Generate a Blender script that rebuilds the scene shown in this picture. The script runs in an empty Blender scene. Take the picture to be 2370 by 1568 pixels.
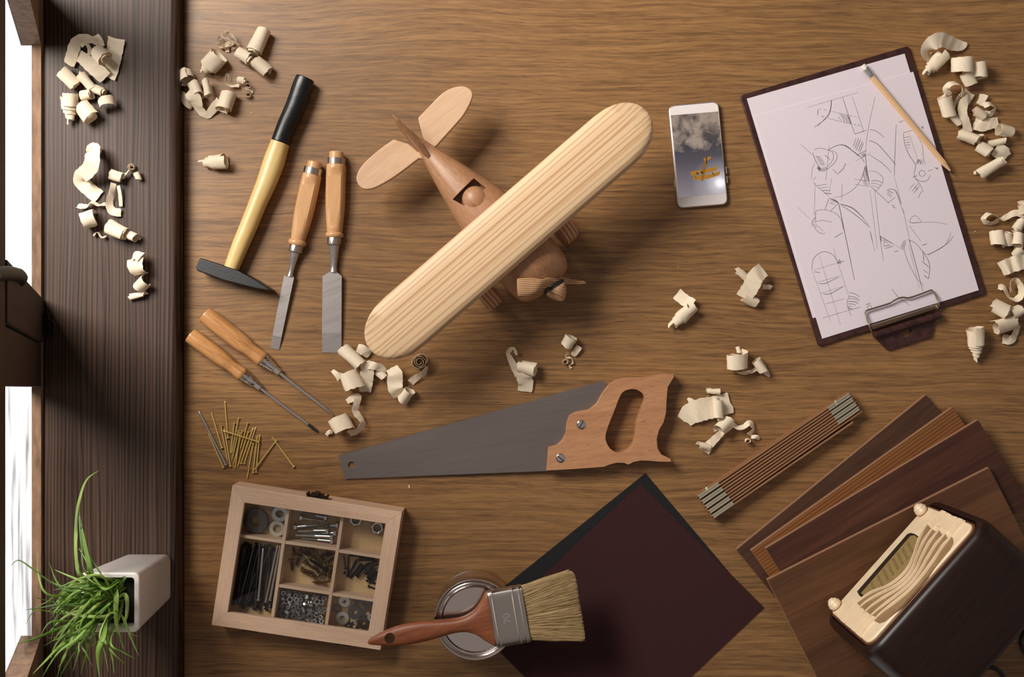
WORLD_IN = (0.030, 0.026, 0.024)
WORLD_UP = (0.27, 0.235, 0.225)
WORLD_SIDE = (0.26, 0.225, 0.205)
WORLD_OUT = (1.8, 1.8, 1.8)
LIGHTS = [('window_light', (-0.98, 0.78, 1.18), (0.0, 0.0, 0.0), (0.8, 0.65), 44.0, (1.0, 0.95, 0.89))]
EXPOSURE = 0.0
import bpy, bmesh, math, random
from mathutils import Vector, Matrix
from mathutils.geometry import tessellate_polygon

random.seed(7)
F, H, CX, CY = 2407.0, 1.36, 1185.0, 784.0      # focal length in pixels, camera height over the table, image centre
scene = bpy.context.scene
COL = scene.collection


def W(px, py, z=0.0):
    """the point at height z seen at pixel (px, py)"""
    s = (H - z) / F
    return Vector(((px - CX) * s, -(py - CY) * s, z))


def M(z=0.0):
    """metres per pixel at height z"""
    return (H - z) / F


def lin(c):
    return tuple(((v / 255) / 12.92 if v / 255 <= 0.04045 else ((v / 255 + 0.055) / 1.055) ** 2.4) for v in c)


# ---------------------------------------------------------------- objects
def world_loc(o):
    v = Vector((0, 0, 0))
    while o is not None:
        v += o.location
        o = o.parent
    return v


def tag(o, label, cat, group=None, kind=None):
    o['label'] = label
    if cat:
        o['category'] = cat
    if group:
        o['group'] = group
    if kind:
        o['kind'] = kind
    return o


def thing(name, label, cat, loc, group=None, kind=None):
    o = bpy.data.objects.new(name, None)
    o.empty_display_size = 0.01
    o.location = loc
    COL.objects.link(o)
    return tag(o, label, cat, group, kind)


def part(name, vf, mats, parent=None, smooth=35, bevel=0, seg=2, solid=0, loc=None, fmat=None, uvs=None, label=None, sub=0):
    """one mesh object from world-space (verts, faces); parent offsets are taken out again"""
    verts, faces = vf
    verts = [Vector(v) for v in verts]
    if parent is not None:
        org = world_loc(parent)
        ol = Vector((0, 0, 0))
    else:
        if loc is None:
            n = len(verts)
            loc = Vector((sum(v.x for v in verts) / n, sum(v.y for v in verts) / n, min(v.z for v in verts)))
        org, ol = Vector(loc), Vector(loc)
    me = bpy.data.meshes.new(name)
    me.from_pydata([v - org for v in verts], [], faces)
    if not isinstance(mats, (list, tuple)):
        mats = [mats]
    for m in mats:
        me.materials.append(m)
    if fmat:
        for p, k in zip(me.polygons, fmat):
            p.material_index = k
    if uvs:
        ul = me.uv_layers.new(name='UVMap')
        for p in me.polygons:
            for li in p.loop_indices:
                ul.data[li].uv = uvs[me.loops[li].vertex_index]
    bm = bmesh.new()
    bm.from_mesh(me)
    bmesh.ops.recalc_face_normals(bm, faces=bm.faces)
    bm.to_mesh(me)
    bm.free()
    if smooth:
        me.shade_smooth()
        me.set_sharp_from_angle(angle=math.radians(smooth))
    o = bpy.data.objects.new(name, me)
    COL.objects.link(o)
    o.location = ol
    if parent is not None:
        o.parent = parent
    if bevel:
        b = o.modifiers.new('edge', 'BEVEL')
        b.width, b.segments, b.limit_method, b.angle_limit = bevel, seg, 'ANGLE', math.radians(32)
        if smooth:
            me.shade_smooth()
            me.set_sharp_from_angle(angle=math.radians(180))
            b.harden_normals = True
    if solid:
        s = o.modifiers.new('thick', 'SOLIDIFY')
        s.thickness, s.offset = solid, 0
    if sub:
        s = o.modifiers.new('sub', 'SUBSURF')
        s.levels = s.render_levels = sub
    if label:
        o['label'] = label
    return o


def copy_tree(o, loc, rot=None, name=None):
    r = o.copy()
    COL.objects.link(r)
    r.location = loc
    if rot is not None:
        r.rotation_euler = rot
    for ch in o.children:
        c = ch.copy()
        COL.objects.link(c)
        c.parent = r
        for g in ch.children:
            d = g.copy()
            COL.objects.link(d)
            d.parent = c
    return r


# ---------------------------------------------------------------- shapes (all return (verts, faces))
def merge(*vfs):
    vs, fs = [], []
    for v, f in vfs:
        b = len(vs)
        vs += list(v)
        fs += [tuple(i + b for i in q) for q in f]
    return vs, fs


def xform(vf, mtx):
    return [mtx @ Vector(v) for v in vf[0]], vf[1]


def prism_xy(outer, z0, z1, holes=()):
    """vertical prism from xy outlines; z0 / z1 may be functions of (x, y)"""
    f0 = z0 if callable(z0) else (lambda x, y: z0)
    f1 = z1 if callable(z1) else (lambda x, y: z1)
    loops = [list(outer)] + [list(h) for h in holes]
    flat = [p for l in loops for p in l]
    n = len(flat)
    vs = [Vector((p[0], p[1], f1(p[0], p[1]))) for p in flat] + [Vector((p[0], p[1], f0(p[0], p[1]))) for p in flat]
    fs = []
    if holes:
        tris = tessellate_polygon([[Vector((p[0], p[1], 0)) for p in l] for l in loops])
        for t in tris:
            fs.append(tuple(t))
            fs.append(tuple(i + n for i in reversed(t)))
    else:
        fs.append(tuple(range(n)))
        fs.append(tuple(reversed(range(n, 2 * n))))
    b = 0
    for l in loops:
        k = len(l)
        for i in range(k):
            j = (i + 1) % k
            fs.append((b + i, b + j, b + j + n, b + i + n))
        b += k
    return vs, fs


def prism(outer, z0, z1, holes=(), zp=None):
    """vertical prism from pixel outlines traced at height zp (the top by default)"""
    z = zp if zp is not None else z1
    g = lambda l: [(W(x, y, z).x, W(x, y, z).y) for x, y in l]
    return prism_xy(g(outer), z0, z1, [g(h) for h in holes])


def box(c, size, rz=0.0):
    x, y, z = size[0] / 2, size[1] / 2, size[2] / 2
    m = Matrix.Translation(Vector(c)) @ Matrix.Rotation(rz, 4, 'Z')
    vs = [m @ Vector((a * x, b * y, d * z)) for d in (-1, 1) for b in (-1, 1) for a in (-1, 1)]
    return vs, [(0, 2, 3, 1), (4, 5, 7, 6), (0, 1, 5, 4), (2, 6, 7, 3), (0, 4, 6, 2), (1, 3, 7, 5)]


def loft(rings, cap=True, closed=True):
    n = len(rings[0])
    vs = [v for r in rings for v in r]
    fs = []
    for a in range(len(rings) - 1):
        for i in range(n if closed else n - 1):
            j = (i + 1) % n
            fs.append((a * n + i, a * n + j, (a + 1) * n + j, (a + 1) * n + i))
    if cap:
        fs.append(tuple(reversed(range(n))))
        fs.append(tuple(range((len(rings) - 1) * n, len(rings) * n)))
    return vs, fs


def frame(d, up=Vector((0, 0, 1))):
    d = Vector(d).normalized()
    if abs(d.dot(up)) > 0.99:
        up = Vector((0, 1, 0))
    side = d.cross(up).normalized()
    return d, side, side.cross(d).normalized()


def turned(p0, p1, prof, seg=20, squash=1.0, zclamp=None, cap=True):
    """body of revolution from p0 to p1: prof = [(fraction, radius)], squash = vertical / horizontal radius"""
    p0, p1 = Vector(p0), Vector(p1)
    d, s, u = frame(p1 - p0)
    rings = []
    for t, r in prof:
        c = p0.lerp(p1, t)
        ring = []
        for k in range(seg):
            a = 2 * math.pi * k / seg
            h = math.sin(a) * r * squash
            if zclamp:
                h = min(h, zclamp(t))
            ring.append(c + s * (math.cos(a) * r) + u * h)
        rings.append(ring)
    return loft(rings, cap)


def tube(path, r, seg=8, cap=True):
    path = [Vector(p) for p in path]
    rings = []
    n = len(path)
    up = Vector((0, 0, 1))
    for i, p in enumerate(path):
        d = (path[min(i + 1, n - 1)] - path[max(i - 1, 0)])
        d, s, u = frame(d, up)
        rr = r[i] if isinstance(r, (list, tuple)) else r
        rings.append([p + s * (math.cos(2 * math.pi * k / seg) * rr) + u * (math.sin(2 * math.pi * k / seg) * rr) for k in range(seg)])
    return loft(rings, cap)


def lathe_z(c, prof, seg=48, close=False):
    """prof = [(r, z)] round the vertical through c"""
    c = Vector(c)
    rings = [[c + Vector((r * math.cos(2 * math.pi * k / seg), r * math.sin(2 * math.pi * k / seg), z)) for k in range(seg)] for r, z in prof]
    if close:
        rings.append(rings[0])
        return loft(rings, False)
    return loft(rings, True)


def spline(pts, n=8, closed=False):
    """Catmull-Rom through tuples of any length"""
    out = []
    m = len(pts)
    rng = range(m) if closed else range(m - 1)
    for i in rng:
        if closed:
            p = [pts[(i + k - 1) % m] for k in range(4)]
        else:
            p = [pts[max(i - 1, 0)], pts[i], pts[i + 1], pts[min(i + 2, m - 1)]]
        for k in range(n):
            t = k / n
            out.append(tuple(0.5 * (2 * b + (c - a) * t + (2 * a - 5 * b + 4 * c - d) * t * t + (3 * b - a - 3 * c + d) * t ** 3)
                             for a, b, c, d in zip(*p)))
    if not closed:
        out.append(tuple(float(v) for v in pts[-1]))
    return out


def circle(px, py, r, n=20):
    return [(px + r * math.cos(2 * math.pi * k / n), py + r * math.sin(2 * math.pi * k / n)) for k in range(n)]


def round_poly(pts, r, n=4):
    """polygon with each corner rounded by r (same unit as pts)"""
    out = []
    m = len(pts)
    for i in range(m):
        a, b, c = Vector(pts[i - 1]), Vector(pts[i]), Vector(pts[(i + 1) % m])
        p, q = b + (a - b).normalized() * r, b + (c - b).normalized() * r
        for k in range(n + 1):
            t = k / n
            v = p * (1 - t) ** 2 + b * 2 * t * (1 - t) + q * t * t
            out.append((v.x, v.y))
    return out


# ---------------------------------------------------------------- materials
def new_mat(name):
    m = bpy.data.materials.new(name)
    m.use_nodes = True
    nt = m.node_tree
    b = nt.nodes['Principled BSDF']
    return m, nt, b


def N(nt, kind, **kw):
    n = nt.nodes.new(kind)
    for k, v in kw.items():
        setattr(n, k, v)
    return n


def plain(name, rgb, rough=0.5, metal=0.0, spec=0.5, noise=0.0, nscale=200.0, bump=0.0, coat=0.0):
    m, nt, b = new_mat(name)
    c = lin(rgb)
    b.inputs['Base Color'].default_value = (*c, 1)
    b.inputs['Roughness'].default_value = rough
    b.inputs['Metallic'].default_value = metal
    b.inputs['Specular IOR Level'].default_value = spec
    b.inputs['Coat Weight'].default_value = coat
    if noise or bump:
        tc = N(nt, 'ShaderNodeTexCoord')
        n = N(nt, 'ShaderNodeTexNoise')
        n.inputs['Scale'].default_value = nscale
        n.inputs['Detail'].default_value = 5
        nt.links.new(tc.outputs['Object'], n.inputs['Vector'])
        if noise:
            r = N(nt, 'ShaderNodeValToRGB')
            r.color_ramp.elements[0].position, r.color_ramp.elements[1].position = 0.3, 0.7
            r.color_ramp.elements[0].color = (*[v * (1 - noise) for v in c], 1)
            r.color_ramp.elements[1].color = (*[min(1, v * (1 + noise)) for v in c], 1)
            nt.links.new(n.outputs['Fac'], r.inputs['Fac'])
            nt.links.new(r.outputs['Color'], b.inputs['Base Color'])
        if bump:
            bp = N(nt, 'ShaderNodeBump')
            bp.inputs['Strength'].default_value = bump
            bp.inputs['Distance'].default_value = 0.0006
            nt.links.new(n.outputs['Fac'], bp.inputs['Height'])
            nt.links.new(bp.outputs['Normal'], b.inputs['Normal'])
    return m


def wood(name, light, dark, ang=0.0, broad=(3, 45), fine=(14, 420), mix=0.5, rings=0.0, ring_mix=0.5, warp=0.6, rough=0.45, bump=0.15,
         spec=0.4, lo=0.32, hi=0.68, coords='Object', axis='Z', planks=None, pore=None, ring_warp=(2.0, 22, 0.05), vary=0.0, wander=None):
    """grain runs along the direction ang (degrees, world xy). broad / fine = noise scales (along, across)"""
    m, nt, b = new_mat(name)
    L = nt.links.new
    tc = N(nt, 'ShaderNodeTexCoord')
    mp = N(nt, 'ShaderNodeMapping')
    mp.inputs['Rotation'].default_value = (0, 0, -math.radians(ang))
    L(tc.outputs[coords], mp.inputs['Vector'])
    vec = mp.outputs['Vector']
    if vary:
        oi = N(nt, 'ShaderNodeObjectInfo')
        ad = N(nt, 'ShaderNodeVectorMath', operation='ADD')
        sc_ = N(nt, 'ShaderNodeMath', operation='MULTIPLY')
        sc_.inputs[1].default_value = 7.0
        L(oi.outputs['Random'], sc_.inputs[0])
        L(vec, ad.inputs[0])
        L(sc_.outputs[0], ad.inputs[1])
        vec = ad.outputs[0]
    plank_val = None
    if planks:
        # planks = (width, offset): rows across the grain, each with its own piece of the noise and its own tone
        sx = N(nt, 'ShaderNodeSeparateXYZ')
        L(vec, sx.inputs[0])
        a = N(nt, 'ShaderNodeMath', operation='ADD')
        a.inputs[1].default_value = planks[1]
        L(sx.outputs['Y'], a.inputs[0])
        dv = N(nt, 'ShaderNodeMath', operation='DIVIDE')
        dv.inputs[1].default_value = planks[0]
        L(a.outputs[0], dv.inputs[0])
        fl = N(nt, 'ShaderNodeMath', operation='FLOOR')
        L(dv.outputs[0], fl.inputs[0])
        wn = N(nt, 'ShaderNodeTexWhiteNoise', noise_dimensions='1D')
        L(fl.outputs[0], wn.inputs['W'])
        plank_val = wn.outputs['Value']
        sc = N(nt, 'ShaderNodeVectorMath', operation='SCALE')
        L(wn.outputs['Color'], sc.inputs[0])
        sc.inputs['Scale'].default_value = 9.0
        ad = N(nt, 'ShaderNodeVectorMath', operation='ADD')
        L(vec, ad.inputs[0])
        L(sc.outputs[0], ad.inputs[1])
        vec = ad.outputs[0]

    def stretched(sx_, sy_, detail, dist=0.0, rgh=0.55):
        q = N(nt, 'ShaderNodeVectorMath', operation='MULTIPLY')
        q.inputs[1].default_value = (sx_, sy_, sy_)
        L(vec, q.inputs[0])
        n = N(nt, 'ShaderNodeTexNoise')
        n.inputs['Scale'].default_value = 1.0
        n.inputs['Detail'].default_value = detail
        n.inputs['Roughness'].default_value = rgh
        n.inputs['Distortion'].default_value = dist
        L(q.outputs[0], n.inputs['Vector'])
        return n.outputs['Fac']

    if wander:
        wf = stretched(wander[0], wander[1], 2, 0.0, 0.45)
        cv = N(nt, 'ShaderNodeCombineXYZ')
        ml = N(nt, 'ShaderNodeMath', operation='MULTIPLY')
        ml.inputs[1].default_value = wander[2]
        L(wf, ml.inputs[0])
        L(ml.outputs[0], cv.inputs['Y'])
        ad = N(nt, 'ShaderNodeVectorMath', operation='ADD')
        L(vec, ad.inputs[0])
        L(cv.outputs[0], ad.inputs[1])
        vec = ad.outputs[0]
    nb = stretched(broad[0], broad[1], 5, warp)
    nf = stretched(fine[0], fine[1], 3, 0.1)
    mx = N(nt, 'ShaderNodeMix', data_type='FLOAT')
    mx.inputs['Factor'].default_value = mix
    L(nb, mx.inputs['A'])
    L(nf, mx.inputs['B'])
    fac = mx.outputs['Result']
    if rings:
        q = N(nt, 'ShaderNodeVectorMath', operation='MULTIPLY')
        q.inputs[1].default_value = (0.05, 1, 0.15)
        L(vec, q.inputs[0])
        lowf = stretched(ring_warp[0], ring_warp[1], 2, 0.0)
        sy = N(nt, 'ShaderNodeSeparateXYZ')
        L(q.outputs[0], sy.inputs[0])
        mm = N(nt, 'ShaderNodeMath', operation='MULTIPLY_ADD')
        mm.inputs[1].default_value = ring_warp[2]
        L(lowf, mm.inputs[0])
        L(sy.outputs['Y'], mm.inputs[2])
        f2 = N(nt, 'ShaderNodeMath', operation='MULTIPLY')
        f2.inputs[1].default_value = rings
        L(mm.outputs[0], f2.inputs[0])
        fr = N(nt, 'ShaderNodeMath', operation='FRACT')
        L(f2.outputs[0], fr.inputs[0])
        rp = N(nt, 'ShaderNodeValToRGB')
        e = rp.color_ramp.elements
        e[0].position, e[0].color = 0.0, (1, 1, 1, 1)
        e[1].position, e[1].color = 1.0, (1, 1, 1, 1)
        for p, v in ((0.35, 0.85), (0.72, 0.1), (0.86, 0.0), (0.93, 0.7)):
            el = e.new(p)
            el.color = (v, v, v, 1)
        L(fr.outputs[0], rp.inputs['Fac'])
        mr = N(nt, 'ShaderNodeMix', data_type='FLOAT')
        mr.inputs['Factor'].default_value = ring_mix
        L(fac, mr.inputs['A'])
        L(rp.outputs['Color'], mr.inputs['B'])
        fac = mr.outputs['Result']
    ramp = N(nt, 'ShaderNodeValToRGB')
    ramp.color_ramp.elements[0].position, ramp.color_ramp.elements[1].position = lo, hi
    ramp.color_ramp.elements[0].color = (*lin(dark), 1)
    ramp.color_ramp.elements[1].color = (*lin(light), 1)
    L(fac, ramp.inputs['Fac'])
    colr = ramp.outputs['Color']
    if pore:
        # short dark pore streaks
        pn = stretched(pore[0], pore[1], 2, 0.0, 0.5)
        pr = N(nt, 'ShaderNodeMapRange')
        pr.inputs['From Min'].default_value, pr.inputs['From Max'].default_value = pore[2], pore[2] + 0.1
        L(pn, pr.inputs['Value'])
        mk = N(nt, 'ShaderNodeMix', data_type='RGBA', blend_type='MULTIPLY')
        L(pr.outputs['Result'], mk.inputs['Factor'])
        L(colr, mk.inputs['A'])
        mk.inputs['B'].default_value = (*[pore[3]] * 3, 1)
        colr = mk.outputs['Result']
    if plank_val is not None:
        hs = N(nt, 'ShaderNodeMapRange')
        hs.inputs['To Min'].default_value, hs.inputs['To Max'].default_value = planks[2], planks[3]
        L(plank_val, hs.inputs['Value'])
        mk = N(nt, 'ShaderNodeMix', data_type='RGBA', blend_type='MULTIPLY')
        mk.inputs['Factor'].default_value = 1
        L(colr, mk.inputs['A'])
        L(hs.outputs['Result'], mk.inputs['B'])
        colr = mk.outputs['Result']
    L(colr, b.inputs['Base Color'])
    b.inputs['Roughness'].default_value = rough
    b.inputs['Specular IOR Level'].default_value = spec
    if bump:
        bp = N(nt, 'ShaderNodeBump')
        bp.inputs['Strength'].default_value = bump
        bp.inputs['Distance'].default_value = 0.0008
        L(fac, bp.inputs['Height'])
        L(bp.outputs['Normal'], b.inputs['Normal'])
    return m


def clear_glass(name, tint=(1, 1, 1), ior=1.45, reflect_streaks=None, rough=0.0):
    """thin pane: straight-through with a fresnel gloss"""
    m, nt, b = new_mat(name)
    L = nt.links.new
    nt.nodes.remove(b)
    out = nt.nodes['Material Output']
    tr = N(nt, 'ShaderNodeBsdfTransparent')
    tr.inputs['Color'].default_value = (*tint, 1)
    gl = N(nt, 'ShaderNodeBsdfGlossy')
    gl.inputs['Roughness'].default_value = rough
    fr = N(nt, 'ShaderNodeFresnel')
    fr.inputs['IOR'].default_value = ior
    mx = N(nt, 'ShaderNodeMixShader')
    L(fr.outputs[0], mx.inputs[0])
    L(tr.outputs[0], mx.inputs[1])
    L(gl.outputs[0], mx.inputs[2])
    if reflect_streaks:  # grey diffuse noise painted into the pane to imitate a blurred reflection
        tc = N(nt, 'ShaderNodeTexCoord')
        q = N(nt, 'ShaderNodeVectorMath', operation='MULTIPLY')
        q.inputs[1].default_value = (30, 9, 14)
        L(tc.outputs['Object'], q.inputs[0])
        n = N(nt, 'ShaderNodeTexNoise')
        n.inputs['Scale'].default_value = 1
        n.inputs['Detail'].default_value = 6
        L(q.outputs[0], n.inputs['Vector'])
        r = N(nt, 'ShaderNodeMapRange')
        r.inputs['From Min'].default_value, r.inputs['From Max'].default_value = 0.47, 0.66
        r.inputs['To Max'].default_value = reflect_streaks
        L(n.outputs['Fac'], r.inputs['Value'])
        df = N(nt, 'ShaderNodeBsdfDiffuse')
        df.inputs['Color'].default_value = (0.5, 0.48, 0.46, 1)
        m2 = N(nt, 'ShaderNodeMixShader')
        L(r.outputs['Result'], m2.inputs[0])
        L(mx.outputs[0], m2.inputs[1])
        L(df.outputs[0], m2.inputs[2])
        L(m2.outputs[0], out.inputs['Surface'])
    else:
        L(mx.outputs[0], out.inputs['Surface'])
    return m
# ================================================================= materials
OAK = wood('oak_table', (157, 116, 71), (106, 75, 47), 0, broad=(8, 240), fine=(30, 620), mix=0.42, warp=0.35, rough=0.42, spec=0.36, wander=(3.0, 9.0, 0.035),
           lo=0.36, hi=0.62, bump=0.10, planks=(0.1582, 0.156, 0.90, 1.06), pore=(38, 900, 0.60, 0.60))
SILLWOOD = wood('weathered_sill', (84, 63, 50), (31, 21, 16), 90, broad=(1.1, 380), fine=(9, 800), mix=0.28, rings=190, ring_mix=0.2, warp=0.15, ring_warp=(1.2, 25, 0.03), wander=(1.6, 6, 0.03),
                rough=0.5, spec=0.28, lo=0.36, hi=0.64, bump=0.25)
FRAMEWOOD = wood('dark_window_wood', (74, 53, 42), (38, 26, 21), 0, broad=(5, 60), fine=(30, 200), rough=0.6, bump=0.3)
LEDGEWOOD = wood('weathered_ledge', (150, 116, 88), (84, 62, 48), 90, broad=(8, 60), fine=(40, 160), rough=0.75, bump=0.6)
SHAVE, nt, b = new_mat('pine_shaving')
L = nt.links.new
tc = N(nt, 'ShaderNodeTexCoord')
q = N(nt, 'ShaderNodeVectorMath', operation='MULTIPLY')
q.inputs[1].default_value = (6, 26, 1)
L(tc.outputs['UV'], q.inputs[0])
n_ = N(nt, 'ShaderNodeTexNoise')
n_.inputs['Scale'].default_value, n_.inputs['Detail'].default_value = 1, 4
L(q.outputs[0], n_.inputs['Vector'])
r_ = N(nt, 'ShaderNodeValToRGB')
r_.color_ramp.elements[0].position, r_.color_ramp.elements[1].position = 0.3, 0.62
r_.color_ramp.elements[0].color = (*lin((238, 216, 180)), 1)
r_.color_ramp.elements[1].color = (*lin((252, 240, 218)), 1)
L(n_.outputs['Fac'], r_.inputs['Fac'])
L(r_.outputs['Color'], b.inputs['Base Color'])
b.inputs['Roughness'].default_value = 0.55
b.inputs['Specular IOR Level'].default_value = 0.3
bp = N(nt, 'ShaderNodeBump')
bp.inputs['Strength'].default_value, bp.inputs['Distance'].default_value = 0.12, 0.0006
L(n_.outputs['Fac'], bp.inputs['Height'])
L(bp.outputs['Normal'], b.inputs['Normal'])
tl = N(nt, 'ShaderNodeBsdfTranslucent')
L(r_.outputs['Color'], tl.inputs['Color'])
ms = N(nt, 'ShaderNodeMixShader')
ms.inputs[0].default_value = 0.22
L(b.outputs[0], ms.inputs[1])
L(tl.outputs[0], ms.inputs[2])
L(ms.outputs[0], nt.nodes['Material Output'].inputs['Surface'])

STEEL = plain('steel', (200, 196, 194), 0.28, 0.9, noise=0.08, nscale=90)
BRUSHED = wood('brushed_steel', (206, 199, 194), (180, 173, 169), 20, broad=(6, 120), fine=(20, 900), rough=0.34, bump=0.05)
BRUSHED.node_tree.nodes['Principled BSDF'].inputs['Metallic'].default_value = 0.75
CHROME = plain('chrome', (226, 222, 220), 0.12, 1.0)
DARKSTEEL = plain('dark_steel', (92, 88, 88), 0.34, 1.0)
BLACKIRON = plain('black_iron', (22, 21, 22), 0.45, 0.0, noise=0.15, nscale=300, bump=0.2)
BLACKPAINT = plain('black_lacquer', (8, 8, 8), 0.3, 0.0, noise=0.2, nscale=160, bump=0.35)
BRASS = plain('brass', (255, 222, 135), 0.2, 0.7)
SOIL = plain('potting_soil', (30, 27, 20), 0.95, noise=0.6, nscale=500, bump=1.0)

# ================================================================= table
tb = thing('table', 'oak table with horizontal grain carrying all the tools', 'table', (0.12, 0, -0.04))
part('tabletop', box(((-0.4285 + 1.0) / 2, 0, -0.02), (1.4285, 1.5, 0.04)), OAK, tb, smooth=0)
for sx, sy in ((-0.36, -0.68), (-0.36, 0.68), (0.93, -0.68), (0.93, 0.68)):
    part('leg', box((sx, sy, -0.395), (0.07, 0.07, 0.71)), OAK, tb, smooth=0)
part('floor', box((0.7, 0, -0.78), (2.64, 3.4, 0.06)), plain('floor_boards', (70, 52, 40), 0.6), smooth=0)['kind'] = 'structure'

# ================================================================= window (leans into the room) and its sill
ZS = 0.03
PLASTER = plain('plaster', (120, 104, 92), 0.9, noise=0.1, nscale=30)
wl = part('wall_left', merge(box((-0.521, 0, -0.41), (0.18, 3.0, 0.80)), box((-0.521, 1.06, 0.20), (0.18, 0.86, 0.42)), box((-0.521, -1.06, 0.20), (0.18, 0.86, 0.42))),
          PLASTER, smooth=0)
wl['kind'] = 'structure'
prof = [(-0.6118, 0.0), (-0.6118, ZS)]
prof += [(-0.4375 + 0.008 * math.sin(a), ZS - 0.008 + 0.008 * math.cos(a)) for a in [math.radians(d) for d in range(0, 91, 15)]]
prof += [(-0.4295, 0.0)]
rings = [[Vector((x, y, z)) for x, z in prof] for y in (-0.62, 0.62)]
sill = part('window_sill', loft(rings), SILLWOOD, smooth=40)
tag(sill, 'weathered dark brown wooden window sill along the edge of the table', None, kind='structure')

DU = Vector((0.372, 0.048, 1.0))                 # the way the stiles rise
XI, XO, ZB = -0.5995, -0.6115, 0.036              # room face and glass of the sash, top of its bottom rail


def sash_pt(y, t, x=XI, z=ZB):
    return Vector((x, y, z)) + DU * t


def slab(y0, y1, t0, t1, xa, xb, shear0=0.0, shear1=0.0):
    """bar of the window: y0..y1 along the wall, t0..t1 up the slope, xa..xb in depth"""
    vs = []
    for t in (t0, t1):
        for y in (y0, y1):
            for x in (xa, xb):
                vs.append(sash_pt(y, t, x))
    return vs, [(0, 1, 3, 2), (4, 6, 7, 5), (0, 4, 5, 1), (2, 3, 7, 6), (0, 2, 6, 4), (1, 5, 7, 3)]


def yy(py, z=ZB):
    return (CY - py) * M(z)


win = thing('window_1', 'dark wooden casement window with two bright panes above the sill', None, (-0.6, 0, ZS), kind='structure')
TOP = 0.395
Y1, Y2, Y3, Y4 = yy(103), yy(690), yy(896), yy(1474)     # upper pane Y2..Y1, lower pane Y4..Y3
part('bottom_rail', merge(box((-0.6055, 0, 0.033), (0.012, 1.24, 0.006))), LEDGEWOOD, win, smooth=0, label='weathered pale brown ledge under the panes')
part('stile', slab(Y1, Y1 + 0.07, -0.004, TOP, XI, XO - 0.014), LEDGEWOOD, win, smooth=0)
part('stile', slab(Y4 - 0.07, Y4, -0.004, TOP, XI, XO - 0.014), LEDGEWOOD, win, smooth=0)
ym = yy(796)
part('meeting_stile', slab(ym + 0.0012, Y2, -0.004, TOP, XI + 0.002, XO - 0.014), FRAMEWOOD, win, smooth=0, bevel=0.0015)
part('meeting_stile', slab(Y3, ym - 0.0012, -0.004, TOP, XI, XO - 0.014), FRAMEWOOD, win, smooth=0, bevel=0.0015)
part('top_rail', slab(Y4 - 0.07, Y1 + 0.07, TOP, TOP + 0.05, XI, XO - 0.014), FRAMEWOOD, win, smooth=0)
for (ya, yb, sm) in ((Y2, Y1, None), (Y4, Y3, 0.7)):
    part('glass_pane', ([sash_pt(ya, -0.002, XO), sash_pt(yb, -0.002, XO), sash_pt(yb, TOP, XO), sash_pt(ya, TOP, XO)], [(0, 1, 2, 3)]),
         clear_glass('window_glass', reflect_streaks=sm, ior=1.04), win, smooth=0, label='glass pane with grey reflection streaks painted in' if sm else None)
# turn handle and bolt keep on the meeting stile
hp = [(-14, 634, 0.50), (8, 633, 0.462), (28, 634, 0.40), (42, 637, 0.355), (49, 643, 0.325), (46, 652, 0.305)]
part('window_handle', tube([W(x, y, z) for x, y, z in hp], [0.0062, 0.0066, 0.0068, 0.0068, 0.0062, 0.0056], 12), BLACKIRON, win)
part('latch', merge(prism(round_poly([(99, 726), (112, 724), (117, 770), (112, 782), (100, 778)], 3), ZS, ZS + 0.012),
                    tube([W(112, 742, 0.04), W(123, 744, 0.042), W(126, 752, 0.042), W(124, 764, 0.042), W(112, 768, 0.04)], 0.0018, 6)),
     BLACKIRON, win, bevel=0.001)
# ================================================================= hammer
HANDLE = wood('ash_handle', (230, 200, 136), (208, 172, 106), 66, broad=(5, 120), fine=(30, 500), mix=0.4, rough=0.32, spec=0.5, bump=0.04)
hm = thing('hammer', 'cross peen hammer with pale handle, black grip and black head', 'hammer', W(590, 460))
hc = [(707, 181, 21.5, 11.0), (700, 200, 22.8, 11.6), (684, 246, 22.6, 11.8), (664, 290, 21.6, 12.0), (648.5, 331, 21.2, 12.2), (635, 372, 24.0, 12.6), (618, 420, 22.5, 12.0),
      (597, 470, 20.2, 11.2), (577, 520, 19.6, 10.8), (555, 572, 18.6, 10.4), (533, 628, 16.4, 9.6)]
def oval_loft(stations, z0, seg=24, pw=2.4):
    rings = []
    for i, (x, y, hw, hz) in enumerate(stations):
        a, b = stations[max(i - 1, 0)], stations[min(i + 1, len(stations) - 1)]
        c = W(x, y, z0)
        d = (W(b[0], b[1], z0) - W(a[0], a[1], z0)).normalized()
        s = Vector((-d.y, d.x, 0))
        hwm = hw * M(z0)
        ring = []
        for k in range(seg):
            t = 2 * math.pi * k / seg
            cx, sx = math.cos(t), math.sin(t)
            e = 2 / pw
            ring.append(c + s * hwm * math.copysign(abs(cx) ** e, cx) + Vector((0, 0, 1)) * (hz / 1000) * math.copysign(abs(sx) ** e, sx))
        rings.append(ring)
    return loft(rings)
sm = spline(hc, 4)
cut = 16
part('grip', oval_loft(sm[:cut + 1], 0.0135), BLACKPAINT, hm, bevel=0.0012)
part('handle', oval_loft(sm[cut:], 0.0135), HANDLE, hm)
hd = [(453, 619), (462, 597), (500, 609), (553, 627), (590, 647), (628, 672), (618, 673), (590, 668), (518, 650), (456, 627)]
part('head', prism(hd, 0.0005, 0.0265), BLACKIRON, hm, bevel=0.0016, seg=3)

# ================================================================= chisels
CHWOOD = wood('chisel_beech', (224, 176, 126), (200, 148, 100), 80, broad=(5, 90), fine=(60, 700), mix=0.5, rough=0.3, spec=0.5, bump=0.05)
FERR = plain('ferrule_steel', (190, 182, 172), 0.26, 1.0)


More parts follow.
